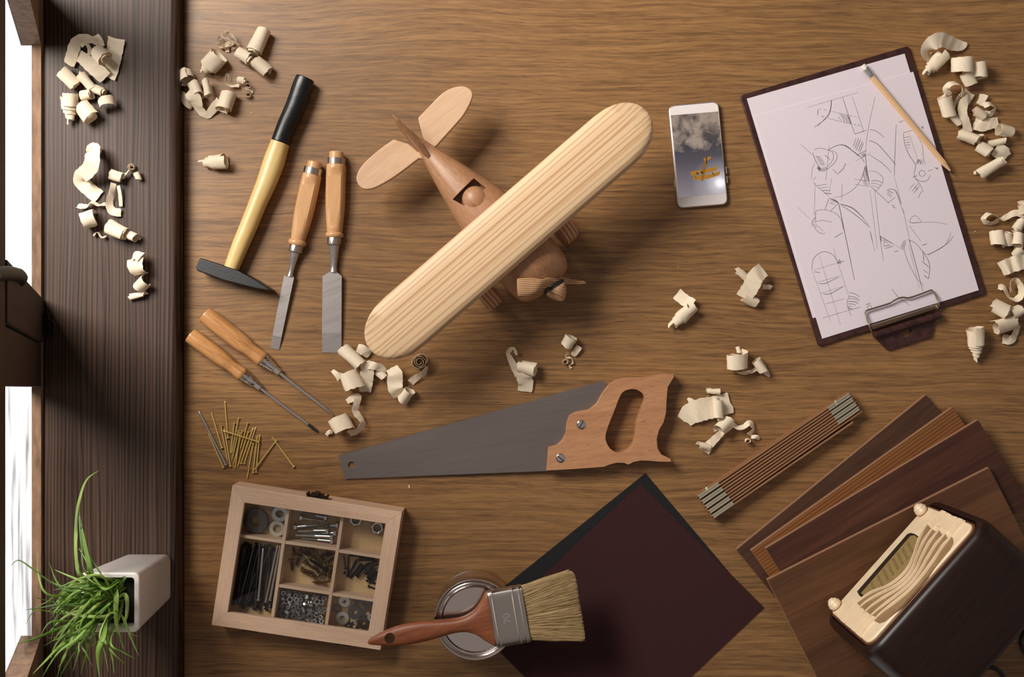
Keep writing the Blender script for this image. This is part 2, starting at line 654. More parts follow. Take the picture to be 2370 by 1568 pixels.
def chisel(label, axis, st, blade, wtip, bevel_len):
    """st: stations (y pixel along the axis, half width) for each round part; blade outline in pixels"""
    (x0, y0), (x1, y1) = axis
    zt = lambda y: 0.0128 - 0.0112 * max(0.0, min(1.0, (y - y0) / (y1 - y0)))
    c = thing('chisel', label, 'chisel', W((x0 + x1) / 2, (y0 + y1) / 2), group='wood chisels beside the hammer')
    sc = math.hypot(x1 - x0, y1 - y0) / (y1 - y0)

    def ax(y):
        return W(x0 + (x1 - x0) * (y - y0) / (y1 - y0), y, zt(y))

    def seg_body(name, s, m, clamp=None, **k):
        a, b_ = s[0][0], s[-1][0]
        prof = [((y - a) / (b_ - a), hw * M(0.012)) for y, hw in s]
        return part(name, turned(ax(a), ax(b_), prof, 28, zclamp=clamp), m, c, **k)
    seg_body('striking_cap', st['cap'], CHWOOD)
    seg_body('ring', st['ring'], FERR)
    h = st['handle']
    flat = lambda t: 0.0098 if 0.10 < t < 0.86 else (0.0132)
    seg_body('handle', spline(h, 5), CHWOOD, clamp=flat)
    seg_body('ferrule', st['ferrule'], FERR)
    # neck lofted from round to flat, blade with a ground bevel
    nk = st['neck']
    seg_body('neck', spline(nk, 5), STEEL)
    zf = lambda x, y: zt(CY - y / M(0.004))
    bl = [W(x, y, 0.004) for x, y in blade]
    ye = max(p[1] for p in blade)

    def ztop(x, y):
        py = CY - y / M(0.004)
        t = max(0.0, (py - (ye - bevel_len)) / bevel_len)
        return zt(py) + 0.0016 - 0.0024 * min(1, t)
    vs, fs = [], []
    # blade strips from shoulders to edge so that the bevel gets its own plane
    l0, l1, r0, r1 = blade[2], blade[3], blade[1], blade[4]
    ts = [0, 1 - bevel_len / (l1[1] - l0[1]), 1]
    rows = [(blade[0], blade[0])] if False else []
    for t in ts:
        pl = (l0[0] + (l1[0] - l0[0]) * t, l0[1] + (l1[1] - l0[1]) * t)
        pr = (r0[0] + (r1[0] - r0[0]) * t, r0[1] + (r1[1] - r0[1]) * t)
        rows.append((pl, pr))
    nkp = (nk[-1][0], nk[-1][1])
    cxn = x0 + (x1 - x0) * (nkp[0] - y0) / (y1 - y0)
    rows.insert(0, ((cxn - nkp[1] * 0.9, nkp[0]), (cxn + nkp[1] * 0.9, nkp[0])))
    for (pl, pr) in rows:
        a, b_ = W(*pl, 0.004), W(*pr, 0.004)
        tl, tr = ztop(a.x, a.y), ztop(b_.x, b_.y)
        last = pl is rows[-1][0]
        th = 0.0004 if last else 0.0034
        vs += [(a.x, a.y, max(tl, 0.0008)), (b_.x, b_.y, max(tr, 0.0008)), (b_.x, b_.y, max(tr - th, 0.0003)), (a.x, a.y, max(tl - th, 0.0003))]
    for i in range(len(rows) - 1):
        o = i * 4
        for k in range(4):
            fs.append((o + k, o + (k + 1) % 4, o + 4 + (k + 1) % 4, o + 4 + k))
    fs += [(0, 1, 2, 3), tuple(len(vs) - 4 + k for k in (3, 2, 1, 0))]
    part('blade', (vs, fs), BRUSHED, c, smooth=0, bevel=0.0004)
    return c


chisel('narrow chisel with beech handle lying next to the hammer', ((729, 376), (634, 810)),
       {'cap': [(374, 13), (376, 16), (392, 17)], 'ring': [(389, 19), (390, 21.8), (404, 22), (405, 19)],
        'handle': [(402, 20), (410, 22), (450, 22.8), (495, 22.2), (530, 19.5), (551, 17), (555, 16.5), (558, 20), (564, 20.5), (568, 18)],
        'ferrule': [(567, 16), (569, 17), (583, 16.5), (585, 14)], 'neck': [(584, 11), (596, 9.5), (615, 6.8), (631, 6), (640, 8)]},
       [(671, 630), (682, 643), (659, 637), (624.5, 806), (645, 811)], 22, 30)
chisel('broad chisel with beech handle standing apart beside the narrow one', ((779, 352), (767.5, 818)),
       {'cap': [(351, 14), (353, 16.5), (368, 17)], 'ring': [(366, 19), (367, 21), (381, 21.2), (382, 19)],
        'handle': [(380, 20), (388, 22.5), (430, 23), (480, 22.5), (520, 19.5), (535, 18), (538, 17.5), (541, 20.5), (546, 20.5), (550, 18)],
        'ferrule': [(549, 16), (551, 17), (566, 16.5), (568, 14)], 'neck': [(566, 13), (580, 11), (605, 8.2), (620, 7.5), (630, 9)]},
       [(771, 620), (792, 640), (747.5, 640), (744.5, 817), (790, 818)], 46, 46)

# ================================================================= screwdrivers
SDWOOD = wood('screwdriver_wood', (208, 154, 98), (150, 98, 54), -38, broad=(5, 110), fine=(40, 600), mix=0.45, rough=0.34, spec=0.5, bump=0.06)


def screwdriver(label, p0, p1, body, fer, hexa, shaft, tip):
    d = Vector((p1[0] - p0[0], p1[1] - p0[1]))
    ln = d.length
    d.normalize()
    zz = lambda s: 0.0125 - 0.0105 * min(1, s / ln)
    ax = lambda s: W(p0[0] + d.x * s, p0[1] + d.y * s, zz(s))
    t = thing('screwdriver', label, 'screwdriver', W((p0[0] + p1[0]) / 2, (p0[1] + p1[1]) / 2), group='wooden handled screwdrivers')

    def rnd(name, st, m, seg=24, **k):
        a, b_ = st[0][0], st[-1][0]
        return part(name, turned(ax(a), ax(b_), [((s - a) / (b_ - a), hw * M(0.012)) for s, hw in st], seg), m, t, **k)
    rnd('end_cap', [(-2, body[0][1] * 0.7), (-1, body[0][1] * 0.93), (1.5, body[0][1] * 0.98)], BLACKPAINT)
    rnd('handle', spline(body, 6), SDWOOD)
    rnd('ferrule', fer, CHROME)
    rnd('bolster', hexa, STEEL, seg=6, smooth=0)
    rnd('shaft', shaft, STEEL, seg=14)
    # tip
    a = ax(shaft[-1][0])
    e = ax(ln)
    dd, s_, u_ = frame(e - a)
    r = shaft[-1][1] * M(0.003)
    if tip == 'flat':
        rg = []
        for f, w_, h_ in ((0, 1, 1), (0.4, 1.15, 0.7), (0.8, 1.05, 0.4), (1, 0.75, 0.25)):
            c = a.lerp(e, f)
            rg.append([c + s_ * r * w_ * math.cos(q * math.pi / 6) + u_ * r * h_ * math.sin(q * math.pi / 6) for q in range(12)])
        part('tip', loft(rg), DARKSTEEL, t)
    else:
        rg = []
        for f, w_ in ((0, 1), (0.25, 1.0), (0.7, 0.55), (1, 0.2)):
            c = a.lerp(e, f)
            rg.append([c + (s_ * math.cos(q * math.pi / 8) + u_ * math.sin(q * math.pi / 8)) * r * w_ * (1 if q % 4 < 2 or f == 0 else 0.62) for q in range(16)])
        part('tip', loft(rg), STEEL, t, smooth=25)


screwdriver('longer wooden screwdriver with cross tip, lying closer to the chisels', (474, 728.5), (772.5, 961.6),
            [(0, 18), (3, 19.6), (30, 20.8), (80, 21), (112, 20), (132, 17), (142, 16.3), (156, 17.2), (166, 17.8), (171, 16.5), (174, 14)],
            [(171, 12), (172, 15.5), (177, 15.8), (178, 13.6), (180, 13.6), (181, 14.6), (184, 14.6), (185, 13), (203, 10.5), (205, 8.5)],
            [(203, 8.8), (219, 8.6), (221, 6)], [(219, 3.9), (230, 3.9), (357, 3.7)], 'cross')
screwdriver('shorter wooden screwdriver with flat tip, pointing at the saw', (441, 776.5), (735, 999.5),
            [(0, 17), (3, 18.4), (28, 19), (70, 18.6), (98, 17.5), (114, 15), (124, 14.4), (138, 15.4), (148, 16.2), (153, 15), (156, 13)],
            [(154, 11), (155, 14), (160, 14.2), (161, 12.2), (163, 12.2), (164, 13.2), (167, 13.2), (168, 11.8), (186, 9.6), (188, 7.8)],
            [(186, 8), (202, 7.8), (204, 5.5)], [(202, 3.6), (212, 3.6), (342, 3.4)], 'flat')

# ================================================================= loose nails
def nail_vf(p_head, p_tip, r, head=2.1):
    ln = (Vector(p_tip) - Vector(p_head)).length
    k = 0.0007 / ln
    return turned(p_head, p_tip, [(0, r * head * 0.7), (k * 0.4, r * head), (k * 1.6, r * head), (k * 2.6, r * 1.05), (1 - 3.2 * r / ln, r), (1 - 1.2 * r / ln, r * 0.55), (1, r * 0.12)], 10)


def nc(x, y):
    return 440 + x / 7.84, 920 + y / 7.84


HEAP = 'brass-coloured nails in the loose heap'
BN = 'thin brass-coloured nail in the loose heap beside the screw box'
nails = [((610, 1285), (330, 655), 1.1, 1.1, 'brass-coloured nail lying close along the long steel nail'), ((580, 930), (385, 270), 1.1, 1.1, 'brass-coloured nail second from the steel nail, point away from the box'),
         ((685, 750), (630, 70), 1.1, 1.1, 'brass-coloured nail whose point reaches highest out of the heap'), ((560, 515), (680, 1160), 1.4, 1.1, BN), ((730, 1260), (620, 570), 1.1, 1.1, BN),
         ((800, 465), (730, 1040), 1.2, 1.1, BN), ((880, 375), (755, 1030), 1.2, 1.1, BN), ((880, 605), (755, 1160), 1.1, 2.2, BN), ((1045, 460), (905, 960), 1.2, 1.1, BN),
         ((1250, 815), (590, 605), 3.4, 4.6, 'brass-coloured nail lying crosswise on top of the heap'), ((950, 605), (780, 1230), 1.1, 2.4, BN), ((1055, 625), (855, 1280), 1.1, 1.1, BN),
         ((920, 1210), (1145, 560), 1.1, 1.1, BN), ((980, 1210), (1190, 545), 1.1, 1.1, BN), ((910, 640), (815, 1300), 3.2, 1.2, BN), ((1145, 830), (1030, 1495), 1.1, 1.1, 'brass-coloured nail pointing furthest down towards the screw box'),
         ((1140, 1380), (1220, 700), 1.1, 1.1, BN), ((1195, 1370), (1262, 675), 1.1, 2.4, BN), ((1575, 775), (1145, 1340), 1.0, 3.6, 'thin brass-coloured nail under the outermost one, forming a V with it'),
         ((1890, 1270), (1480, 710), 1.3, 3.2, 'brass-coloured nail lying outermost from the heap, on another nail')]
for h_, t_, zh, zt_, lb in nails:
    a, b_ = W(*nc(*h_), zh / 1000), W(*nc(*t_), zt_ / 1000)
    o = part('brass_nail', nail_vf(a, b_, 0.00100), BRASS)
    tag(o, lb, 'nail', HEAP)
a, b_ = W(*nc(655, 1240), 0.0018), W(*nc(155, 250), 0.0018)
tag(part('steel_nail', nail_vf(a, b_, 0.0016), STEEL), 'long grey steel nail beside the brass-coloured ones', 'nail')

# ================================================================= hand saw
def sc_(x, y):
    return 760 + x / 2.8214, 840 + y / 2.8214


saw = thing('hand_saw', 'hand saw with grey toothed blade and beech handle', 'saw', W(1180, 1000))
zb = lambda x, y: 0.0012 + 0.0088 * (x / M(0.005) + CX - 785) / 700.0
p0, p1 = Vector(sc_(62, 604)), Vector(sc_(1790, 113))
edge = []
nt_ = 102
dv = (p1 - p0)
nn = Vector((-dv.y, dv.x)).normalized()
if nn.y > 0:
    nn = -nn
for k in range(nt_):
    a = p0 + dv * (k / nt_)
    edge.append((a.x - nn.x * 4.2, a.y - nn.y * 4.2))
    a = p0 + dv * ((k + 0.32) / nt_)
    edge.append((a.x + nn.x * 1.2, a.y + nn.y * 1.2))
outline = [sc_(105, 762), (791, 1085)] + edge + [sc_(1792, 114), sc_(1815, 150), sc_(1760, 330), sc_(1620, 660), sc_(1500, 702), sc_(1425, 706)]
part('blade', prism(outline, zb, lambda x, y: zb(x, y) + 0.0011, [circle(*sc_(147, 670), 7.8, 20)], zp=0.006),
     wood('saw_steel', (142, 132, 127), (126, 117, 112), 12, broad=(2, 14), fine=(20, 900), rough=0.42, bump=0.0), saw, smooth=0)
bm_ = saw.children[0].data.materials[0].node_tree.nodes['Principled BSDF']
bm_.inputs['Metallic'].default_value = 0.9
ho = [(1425, 705), (1430, 640), (1436, 556), (1452, 552), (1490, 543), (1528, 508), (1550, 460), (1558, 390), (1576, 345), (1618, 322), (1700, 308), (1752, 268), (1790, 200), (1830, 146), (1880, 112),
      (1950, 98), (2060, 96), (2150, 78), (2200, 73), (2255, 73), (2257, 95), (2243, 116), (2217, 160), (2210, 230), (2205, 330), (2190, 390), (2160, 440), (2145, 500), (2150, 560), (2175, 600),
      (2236, 630), (2240, 649), (2170, 648), (2100, 642), (2040, 640), (1990, 650), (1960, 667), (1930, 655), (1880, 655), (1840, 665), (1800, 681), (1600, 696)]
hi_ = spline([(1980, 173), (2020, 180), (2055, 205), (2065, 240), (2050, 290), (2015, 390), (2005, 480), (1985, 540), (1950, 575), (1895, 590), (1850, 570), (1820, 530), (1810, 480), (1830, 410),
              (1870, 310), (1905, 220), (1935, 185)], 3, True)
SAWWOOD = wood('saw_beech', (190, 140, 100), (160, 110, 76), 8, broad=(4, 60), fine=(50, 380), mix=0.4, rough=0.36, spec=0.45, bump=0.06, pore=(90, 520, 0.62, 0.72))
part('handle', prism([sc_(*p) for p in ho], 0.0003, 0.0205, [[sc_(*p) for p in hi_]]), SAWWOOD, saw, bevel=0.0028, seg=3)
for c in ((1651, 405), (1515, 624)):
    x, y = sc_(*c)
    p = W(x, y, 0.0205)
    s1 = part('screw', lathe_z(p, [(0.0058, -0.001), (0.0058, 0.0006), (0.005, 0.0012), (0.0005, 0.0015)], 24), CHROME, saw)
    part('slot', box(p + Vector((0, 0, 0.0014)), (0.0095, 0.0013, 0.0006), math.radians(62 if c[0] > 1600 else 140)), BLACKIRON, s1, smooth=0)
# ================================================================= wooden aeroplane
UX, UY, NX, NY = 0.757, -0.654, 0.654, 0.757


def A(u, n, z):
    return W(u * UX + n * NX, u * UY + n * NY, z)


PINE = wood('pine_wing', (224, 192, 152), (196, 152, 110), 40.8, broad=(0.7, 520), fine=(18, 900), mix=0.2, rings=150, ring_mix=0.28, warp=0.0, rough=0.5, bump=0.12, lo=0.34, hi=0.56, ring_warp=(0.5, 30, 0.03))
BEECH = wood('beech_fuselage', (184, 138, 100), (150, 104, 72), -49, broad=(4, 60), fine=(60, 500), mix=0.5, rough=0.42, spec=0.45, bump=0.06, pore=(80, 600, 0.6, 0.75))
MAPLE = wood('maple_tailplane', (222, 186, 150), (196, 154, 118), 38, broad=(3, 40), fine=(40, 600), mix=0.4, rough=0.5, bump=0.04)
PLY = wood('layered_wheel', (206, 160, 124), (150, 104, 76), -49, broad=(2, 100), fine=(20, 500), mix=0.2, rings=190, ring_mix=0.7, ring_warp=(2, 22, 0.004), rough=0.5, bump=0.05)
PROPW = wood('propeller_pine', (206, 164, 122), (110, 72, 46), 4, broad=(2, 80), fine=(30, 600), mix=0.25, rings=420, ring_mix=0.75, ring_warp=(3, 22, 0.006), rough=0.5, bump=0.2)
SPINW = wood('spinner_wood', (212, 168, 128), (166, 118, 84), -30, broad=(2, 60), fine=(20, 300), mix=0.25, rings=260, ring_mix=0.6, rough=0.42, bump=0.08)

pl = thing('toy_airplane', 'handmade wooden toy airplane with long striped pine wing', 'toy airplane', W(1170, 540))
# fuselage
ZC = 0.058
st = [(872, 520, 5, 6, 59), (890, 519, 13, 9, 59), (916, 519, 20, 14, 59), (1000, 522, 43, 25, 59), (1105, 527, 67, 34, 58), (1200, 527, 75, 37, 57), (1262, 527, 77, 36, 57), (1286, 527, 76.5, 33, 57),
      (1306, 527, 74, 27, 56), (1322, 527, 66, 20, 56), (1331, 527, 54, 14, 56), (1336, 527, 34, 8, 56), (1337, 527, 8, 3, 56)]
rings = []
for n_, u_, hw, hz, zc in spline(st, 4):
    ring = []
    for k in range(32):
        t = 2 * math.pi * k / 32
        e = 2 / 2.5
        du = hw * math.copysign(abs(math.cos(t)) ** e, math.cos(t))
        dz = hz / 1000 * math.copysign(abs(math.sin(t)) ** e, math.sin(t))
        base = A(u_ + du, n_, ZC)
        ring.append(Vector((base.x, base.y, zc / 1000 + dz)))
    rings.append(ring)
fus = part('fuselage', loft(rings), BEECH, pl, smooth=50)
# cockpit opening cut out of the fuselage
hole = [(1047, 460), (1096, 411), (1124, 434), (1074, 476)]
cutter = part('cutter', prism(hole, 0.070, 0.13, zp=0.09), BEECH, pl, smooth=0)
bo = fus.modifiers.new('cut', 'BOOLEAN')
bo.object, bo.operation, bo.solver = cutter, 'DIFFERENCE', 'EXACT'
dg = bpy.context.evaluated_depsgraph_get()
dg.update()
me = bpy.data.meshes.new_from_object(fus.evaluated_get(dg))
fus.modifiers.clear()
fus.data = me
me.shade_smooth()
me.set_sharp_from_angle(angle=math.radians(50))
bpy.data.objects.remove(cutter)
# windscreen dome in front of the opening
c = W(1100, 461, 0.0845)
vs, rings = [], []
for i in range(9):
    a = math.pi / 2 * i / 8
    rings.append([c + Vector((0.0165 * math.cos(a) * math.cos(t), 0.0165 * math.cos(a) * math.sin(t), -0.003 + 0.0115 * math.sin(a) + 0.0005)) for t in [2 * math.pi * k / 24 for k in range(24)]])
part('windscreen', loft(rings), BEECH, pl)
# wing: span stations with an airfoil section
def half_chord(u):
    e = 104.0
    if u < 118 + e:
        x = (118 + e - u) / e
    elif u > 966 - e:
        x = (u - 966 + e) / e
    else:
        return 72.5
    return 72.5 * max(0.0, 1 - min(1, x) ** 2.15) ** (1 / 2.15)


ZW = 0.112
us = [118.3, 120, 124, 131, 141, 154, 170, 190, 222] + [222 + k * (640 / 12) for k in range(1, 12)] + [862, 894, 914, 930, 943, 953, 960, 964, 965.7]
rings = []
for u in us:
    hc_ = half_chord(u)
    tip = min(1.0, 0.35 + 0.65 * hc_ / 72.5)
    ring = []
    prof = [(-1, -0.0045), (-0.985, -0.0015), (-0.94, 0.0), (-0.5, 0.0008), (0.2, 0.0004), (0.72, -0.0006), (0.86, -0.0024), (0.95, -0.0054), (1.0, -0.0095), (0.985, -0.0125), (0.93, -0.0145), (0.5, -0.0155), (-0.6, -0.0130), (-0.95, -0.0100), (-0.99, -0.0075)]
    for f, dz in prof:
        p = A(u, 1174 + f * hc_, ZW)
        ring.append(Vector((p.x, p.y, ZW - 0.007 + (dz + 0.007) * tip)))
    rings.append(ring)
part('wing', loft(rings), PINE, pl, smooth=40)
# tailplanes
lt = [(911, 322), (944, 332), (966, 350), (992, 362), (985, 370), (970, 367), (914, 409), (870, 434), (844, 438), (829, 427), (825, 409), (834, 388), (855, 365), (884, 341)]
lt = lt[:5] + [p for p in spline(lt[5:], 4)]
rt = [(967, 273), (995, 244), (1023, 216), (1047, 203), (1070, 199), (1087, 205), (1094, 217), (1090, 235), (1072, 268), (1039, 306), (1011, 337), (1004, 342), (988, 348), (976, 308)]
rt = [p for p in spline(rt[:11], 4)] + rt[11:]
for o in (lt, rt):
    part('tailplane', prism(o, 0.0565, 0.0630), MAPLE, pl, bevel=0.0016, seg=2)
# fin
T = W(908, 265, 0.112)
ridge = [W(997, 367, 0.074), W(968, 334, 0.089), W(940, 301, 0.1025), W(920, 278, 0.1105), T]
low = [Vector((p.x, p.y, z)) for p, z in zip(ridge, (0.062, 0.060, 0.060, 0.061, 0.064))]
ud = (A(530, 900, 0.08) - A(520, 900, 0.08)).normalized()
vs, rings = [], []
for i, (a, b_) in enumerate(zip(ridge, low)):
    w_ = (0.0022, 0.0024, 0.0022, 0.0018, 0.0010)[i]
    wr, wl_ = (0.004, 0.0085, 0.0075, 0.005, 0.0015)[i], (0.004, 0.0045, 0.004, 0.003, 0.0012)[i]
    rings.append([a - ud * w_, a + ud * w_, b_ + ud * wr, b_ - ud * wl_])
part('fin', loft(rings), BEECH, pl, smooth=0, bevel=0.0009)
# wheels on an axle
for u in (408, 640):
    a, b_ = A(u - 21, 1232, 0.0315), A(u + 21, 1232, 0.0315)
    part('wheel', turned(a, b_, [(0, 0.020), (0.0, 0.026), (0.06, 0.0292), (0.2, 0.0312), (0.5, 0.0315), (0.8, 0.0312), (0.94, 0.0292), (1, 0.026), (1, 0.02)], 40), PLY, pl)
part('axle', turned(A(418, 1232, 0.0315), A(630, 1232, 0.0315), [(0, 0.005), (1, 0.005)], 14), BEECH, pl)
part('strut', merge(turned(A(440, 1225, 0.033), A(478, 1222, 0.046), [(0, 0.007), (1, 0.008)], 12), turned(A(610, 1225, 0.033), A(576, 1222, 0.046), [(0, 0.007), (1, 0.008)], 12)), BEECH, pl)
# propeller and spinner
ps = [(1199, 666, 101, 20.5, 4.5), (1201, 666, 100.5, 21.2, 5.5), (1212, 665, 99, 21.5, 5.8), (1228, 664, 96, 20.5, 6.0), (1242, 661, 93, 17, 6), (1256, 658, 87, 12, 7), (1268, 654, 78, 11.5, 8), (1282, 650, 67, 13, 9), (1296, 648, 59, 12.5, 9), (1308, 650, 51, 9, 6),
      (1322, 652, 44, 7, 4), (1338, 654, 38, 6, 3), (1352, 654.5, 36, 4, 2), (1357, 655, 35, 1, 1)]
rings = []
for x, y, z, hw, hz in spline(ps, 3):
    c = W(x, y, z / 1000)
    ring = []
    for k in range(20):
        t = 2 * math.pi * k / 20
        ring.append(c + Vector((0.12, -0.99, 0)) * (hw * M(0.06) * math.cos(t)) + Vector((-0.25, 0, 0.97)) * (hz / 1000 * math.sin(t) + 0.0025 * math.cos(t) * (1 if x < 1250 else 0)))
    rings.append(ring)
part('propeller', loft(rings), PROPW, pl, smooth=45)
part('washer', turned(W(1280, 661, 0.060), W(1284, 667, 0.060), [(0, 0.0146), (1, 0.0146)], 28), BLACKIRON, pl, smooth=30, label='thin black ring behind the spinner')
part('spinner', turned(W(1283.5, 666, 0.060), W(1304, 696, 0.0595), [(0, 0.0140), (0.15, 0.0141), (0.35, 0.0128), (0.6, 0.0100), (0.8, 0.0066), (0.92, 0.0038), (0.97, 0.003), (1, 0.0006)], 28), SPINW, pl)

# ================================================================= phone
def scrn_mat():
    m, nt, b = new_mat('phone_picture')
    L = nt.links.new
    tc = N(nt, 'ShaderNodeTexCoord')
    sp = N(nt, 'ShaderNodeSeparateXYZ')
    L(tc.outputs['UV'], sp.inputs[0])
    base = N(nt, 'ShaderNodeValToRGB')
    e = base.color_ramp.elements
    e[0].position, e[0].color = 0.0, (*lin((146, 137, 142)), 1)
    e[1].position, e[1].color = 1.0, (*lin((66, 58, 50)), 1)
    for p, c in ((0.22, (118, 110, 118)), (0.42, (88, 82, 90)), (0.62, (66, 61, 68)), (0.8, (86, 76, 68))):
        el = e.new(p)
        el.color = (*lin(c), 1)
    L(sp.outputs['Y'], base.inputs['Fac'])
    q = N(nt, 'ShaderNodeVectorMath', operation='MULTIPLY')
    q.inputs[1].default_value = (3.0, 5.0, 1)
    L(tc.outputs['UV'], q.inputs[0])
    n = N(nt, 'ShaderNodeTexNoise')
    n.inputs['Scale'].default_value, n.inputs['Detail'].default_value, n.inputs['Roughness'].default_value = 1.0, 7, 0.6
    n.inputs['Distortion'].default_value = 0.4
    L(q.outputs[0], n.inputs['Vector'])
    # clouds belong to the upper half
    up = N(nt, 'ShaderNodeMapRange')
    up.inputs['From Min'].default_value, up.inputs['From Max'].default_value = 0.36, 0.66
    up.inputs['To Min'].default_value, up.inputs['To Max'].default_value = -0.34, 0.10
    L(sp.outputs['Y'], up.inputs['Value'])
    ad = N(nt, 'ShaderNodeMath', operation='ADD')
    L(n.outputs['Fac'], ad.inputs[0])
    L(up.outputs['Result'], ad.inputs[1])
    cr = N(nt, 'ShaderNodeMapRange')
    cr.inputs['From Min'].default_value, cr.inputs['From Max'].default_value = 0.47, 0.66
    L(ad.outputs[0], cr.inputs['Value'])
    mx = N(nt, 'ShaderNodeMix', data_type='RGBA')
    L(cr.outputs['Result'], mx.inputs['Factor'])
    L(base.outputs['Color'], mx.inputs['A'])
    mx.inputs['B'].default_value = (*lin((172, 152, 136)), 1)
    # the sun in the picture
    ds = N(nt, 'ShaderNodeVectorMath', operation='DISTANCE')
    q2 = N(nt, 'ShaderNodeVectorMath', operation='MULTIPLY')
    q2.inputs[1].default_value = (0.56, 1, 0)
    L(tc.outputs['UV'], q2.inputs[0])
    L(q2.outputs[0], ds.inputs[0])
    ds.inputs[1].default_value = (0.50, 0.135, 0)
    sr = N(nt, 'ShaderNodeValToRGB')
    s = sr.color_ramp.elements
    s[0].position, s[0].color = 0.03, (1, 1, 1, 1)
    s[1].position, s[1].color = 0.34, (0, 0, 0, 1)
    el = s.new(0.08)
    el.color = (0.45, 0.44, 0.45, 1)
    el = s.new(0.18)
    el.color = (0.14, 0.135, 0.15, 1)
    L(ds.outputs['Value'], sr.inputs['Fac'])
    a2 = N(nt, 'ShaderNodeMix', data_type='RGBA', blend_type='ADD')
    a2.inputs['Factor'].default_value = 1
    L(mx.outputs['Result'], a2.inputs['A'])
    L(sr.outputs['Color'], a2.inputs['B'])
    b.inputs['Base Color'].default_value = (0.01, 0.01, 0.012, 1)
    b.inputs['Roughness'].default_value = 0.25
    L(a2.outputs['Result'], b.inputs['Emission Color'])
    b.inputs['Emission Strength'].default_value = SCREEN
    return m


SCREEN = 0.8
PHW = plain('phone_white', (236, 226, 222), 0.22, spec=0.5)
PHS = plain('phone_silver', (206, 190, 180), 0.3, 0.8)
ZP = 0.0072
ph = thing('phone', 'white smartphone showing a yellow biplane under dark clouds', 'phone', W(1616, 358))
cor = [(1546.5, 244), (1663, 233.5), (1685.5, 473.5), (1569, 483)]
part('body', prism(round_poly(cor, 16, 6), 0.0004, ZP - 0.0003, zp=ZP), PHS, ph, bevel=0.0016, seg=3)
ins = [(1549, 247), (1661.5, 236.5), (1683, 471.5), (1570.5, 480.5)]
part('front_glass', prism(round_poly(ins, 14, 6), ZP - 0.0008, ZP, zp=ZP), PHW, ph, smooth=0, bevel=0.0003)
sc4 = [(1552.7, 267.3), (1662.2, 258.2), (1680.8, 448), (1571, 457.8)]
zz = ZP + 0.00008
vs = [W(x, y, zz) for x, y in sc4]
fs = [(3, 2, 1, 0)]
uv = [(0, 1), (1, 1), (1, 0), (0, 0)]
fm = [0]
ph_c = lambda x, y: (1520 + x / 4.9, 200 + y / 4.9)
shapes = [([(382, 970), (420, 960), (510, 950), (600, 928), (680, 908), (688, 917), (680, 955), (600, 976), (520, 990), (385, 1015)], 1), ([(415, 1015), (500, 1010), (590, 1000), (660, 975), (715, 960), (720, 972), (715, 1003), (640, 1032), (560, 1052), (515, 1062), (415, 1060)], 1),
          ([(540, 830), (572, 830), (558, 930), (535, 1030), (520, 1085), (506, 1062), (512, 960)], 2), ([(530, 815), (600, 797), (622, 800), (602, 828), (572, 845), (536, 842)], 1), ([(556, 800), (568, 800), (572, 880), (560, 885)], 3),
          ([(450, 978), (474, 978), (474, 998), (450, 998)], 3), ([(500, 965), (526, 965), (526, 990), (500, 990)], 3), ([(622, 972), (630, 970), (656, 1010), (648, 1014)], 3), ([(430, 1018), (436, 1018), (452, 1046), (446, 1048)], 3)]
for i, (poly, mi) in enumerate(shapes):
    b0 = len(vs)
    z = zz + 0.00006 + 0.00002 * i
    vs += [W(*ph_c(*p), z) for p in poly]
    fs.append(tuple(reversed(range(b0, b0 + len(poly)))))
    uv += [(0, 0)] * len(poly)
    fm.append(mi)


def glow(name, c):
    m, nt, b = new_mat(name)
    b.inputs['Base Color'].default_value = (0.01, 0.01, 0.01, 1)
    b.inputs['Emission Color'].default_value = (*lin(c), 1)
    b.inputs['Emission Strength'].default_value = SCREEN
    return m


part('screen', (vs, fs), [scrn_mat(), glow('picture_yellow', (178, 122, 30)), glow('picture_ochre', (146, 98, 26)), glow('picture_brown', (58, 42, 26))], ph, smooth=0, uvs=uv, fmat=fm)
part('side_button', prism([(1559, 417), (1561.5, 417), (1563, 433), (1560.5, 433)], 0.002, 0.005, zp=0.004), PHS, ph, smooth=0)
for y0, y1, x in ((386, 403, 1680), (408, 424, 1681.8)):
    part('side_button', prism([(x - 1.5, y0), (x + 1.2, y0), (x + 2.6, y1), (x, y1)], 0.002, 0.005, zp=0.004), PHS, ph, smooth=0)

# ================================================================= clipboard
LEATHER = plain('clipboard_leatherette', (58, 30, 27), 0.42, noise=0.55, nscale=120, bump=0.25)
WIRE = plain('clip_wire', (190, 174, 156), 0.25, 1.0)
PAPER = plain('drawing_paper', (226, 214, 220), 0.75, spec=0.2, noise=0.02, nscale=300)
ZB_ = 0.004
cb = thing('clipboard', 'dark brown leatherette clipboard with wire clip holding drawing paper', 'clipboard', W(2000, 450))
bc = [(1712.5, 221), (2104, 105.5), (2283, 681), (1895, 803.5)]
part('board', prism(round_poly(bc, 9, 4), 0.0002, ZB_), LEATHER, cb, bevel=0.0011, seg=3)


def c5(x, y):
    return 1960 + x / 6.97, 640 + y / 6.97


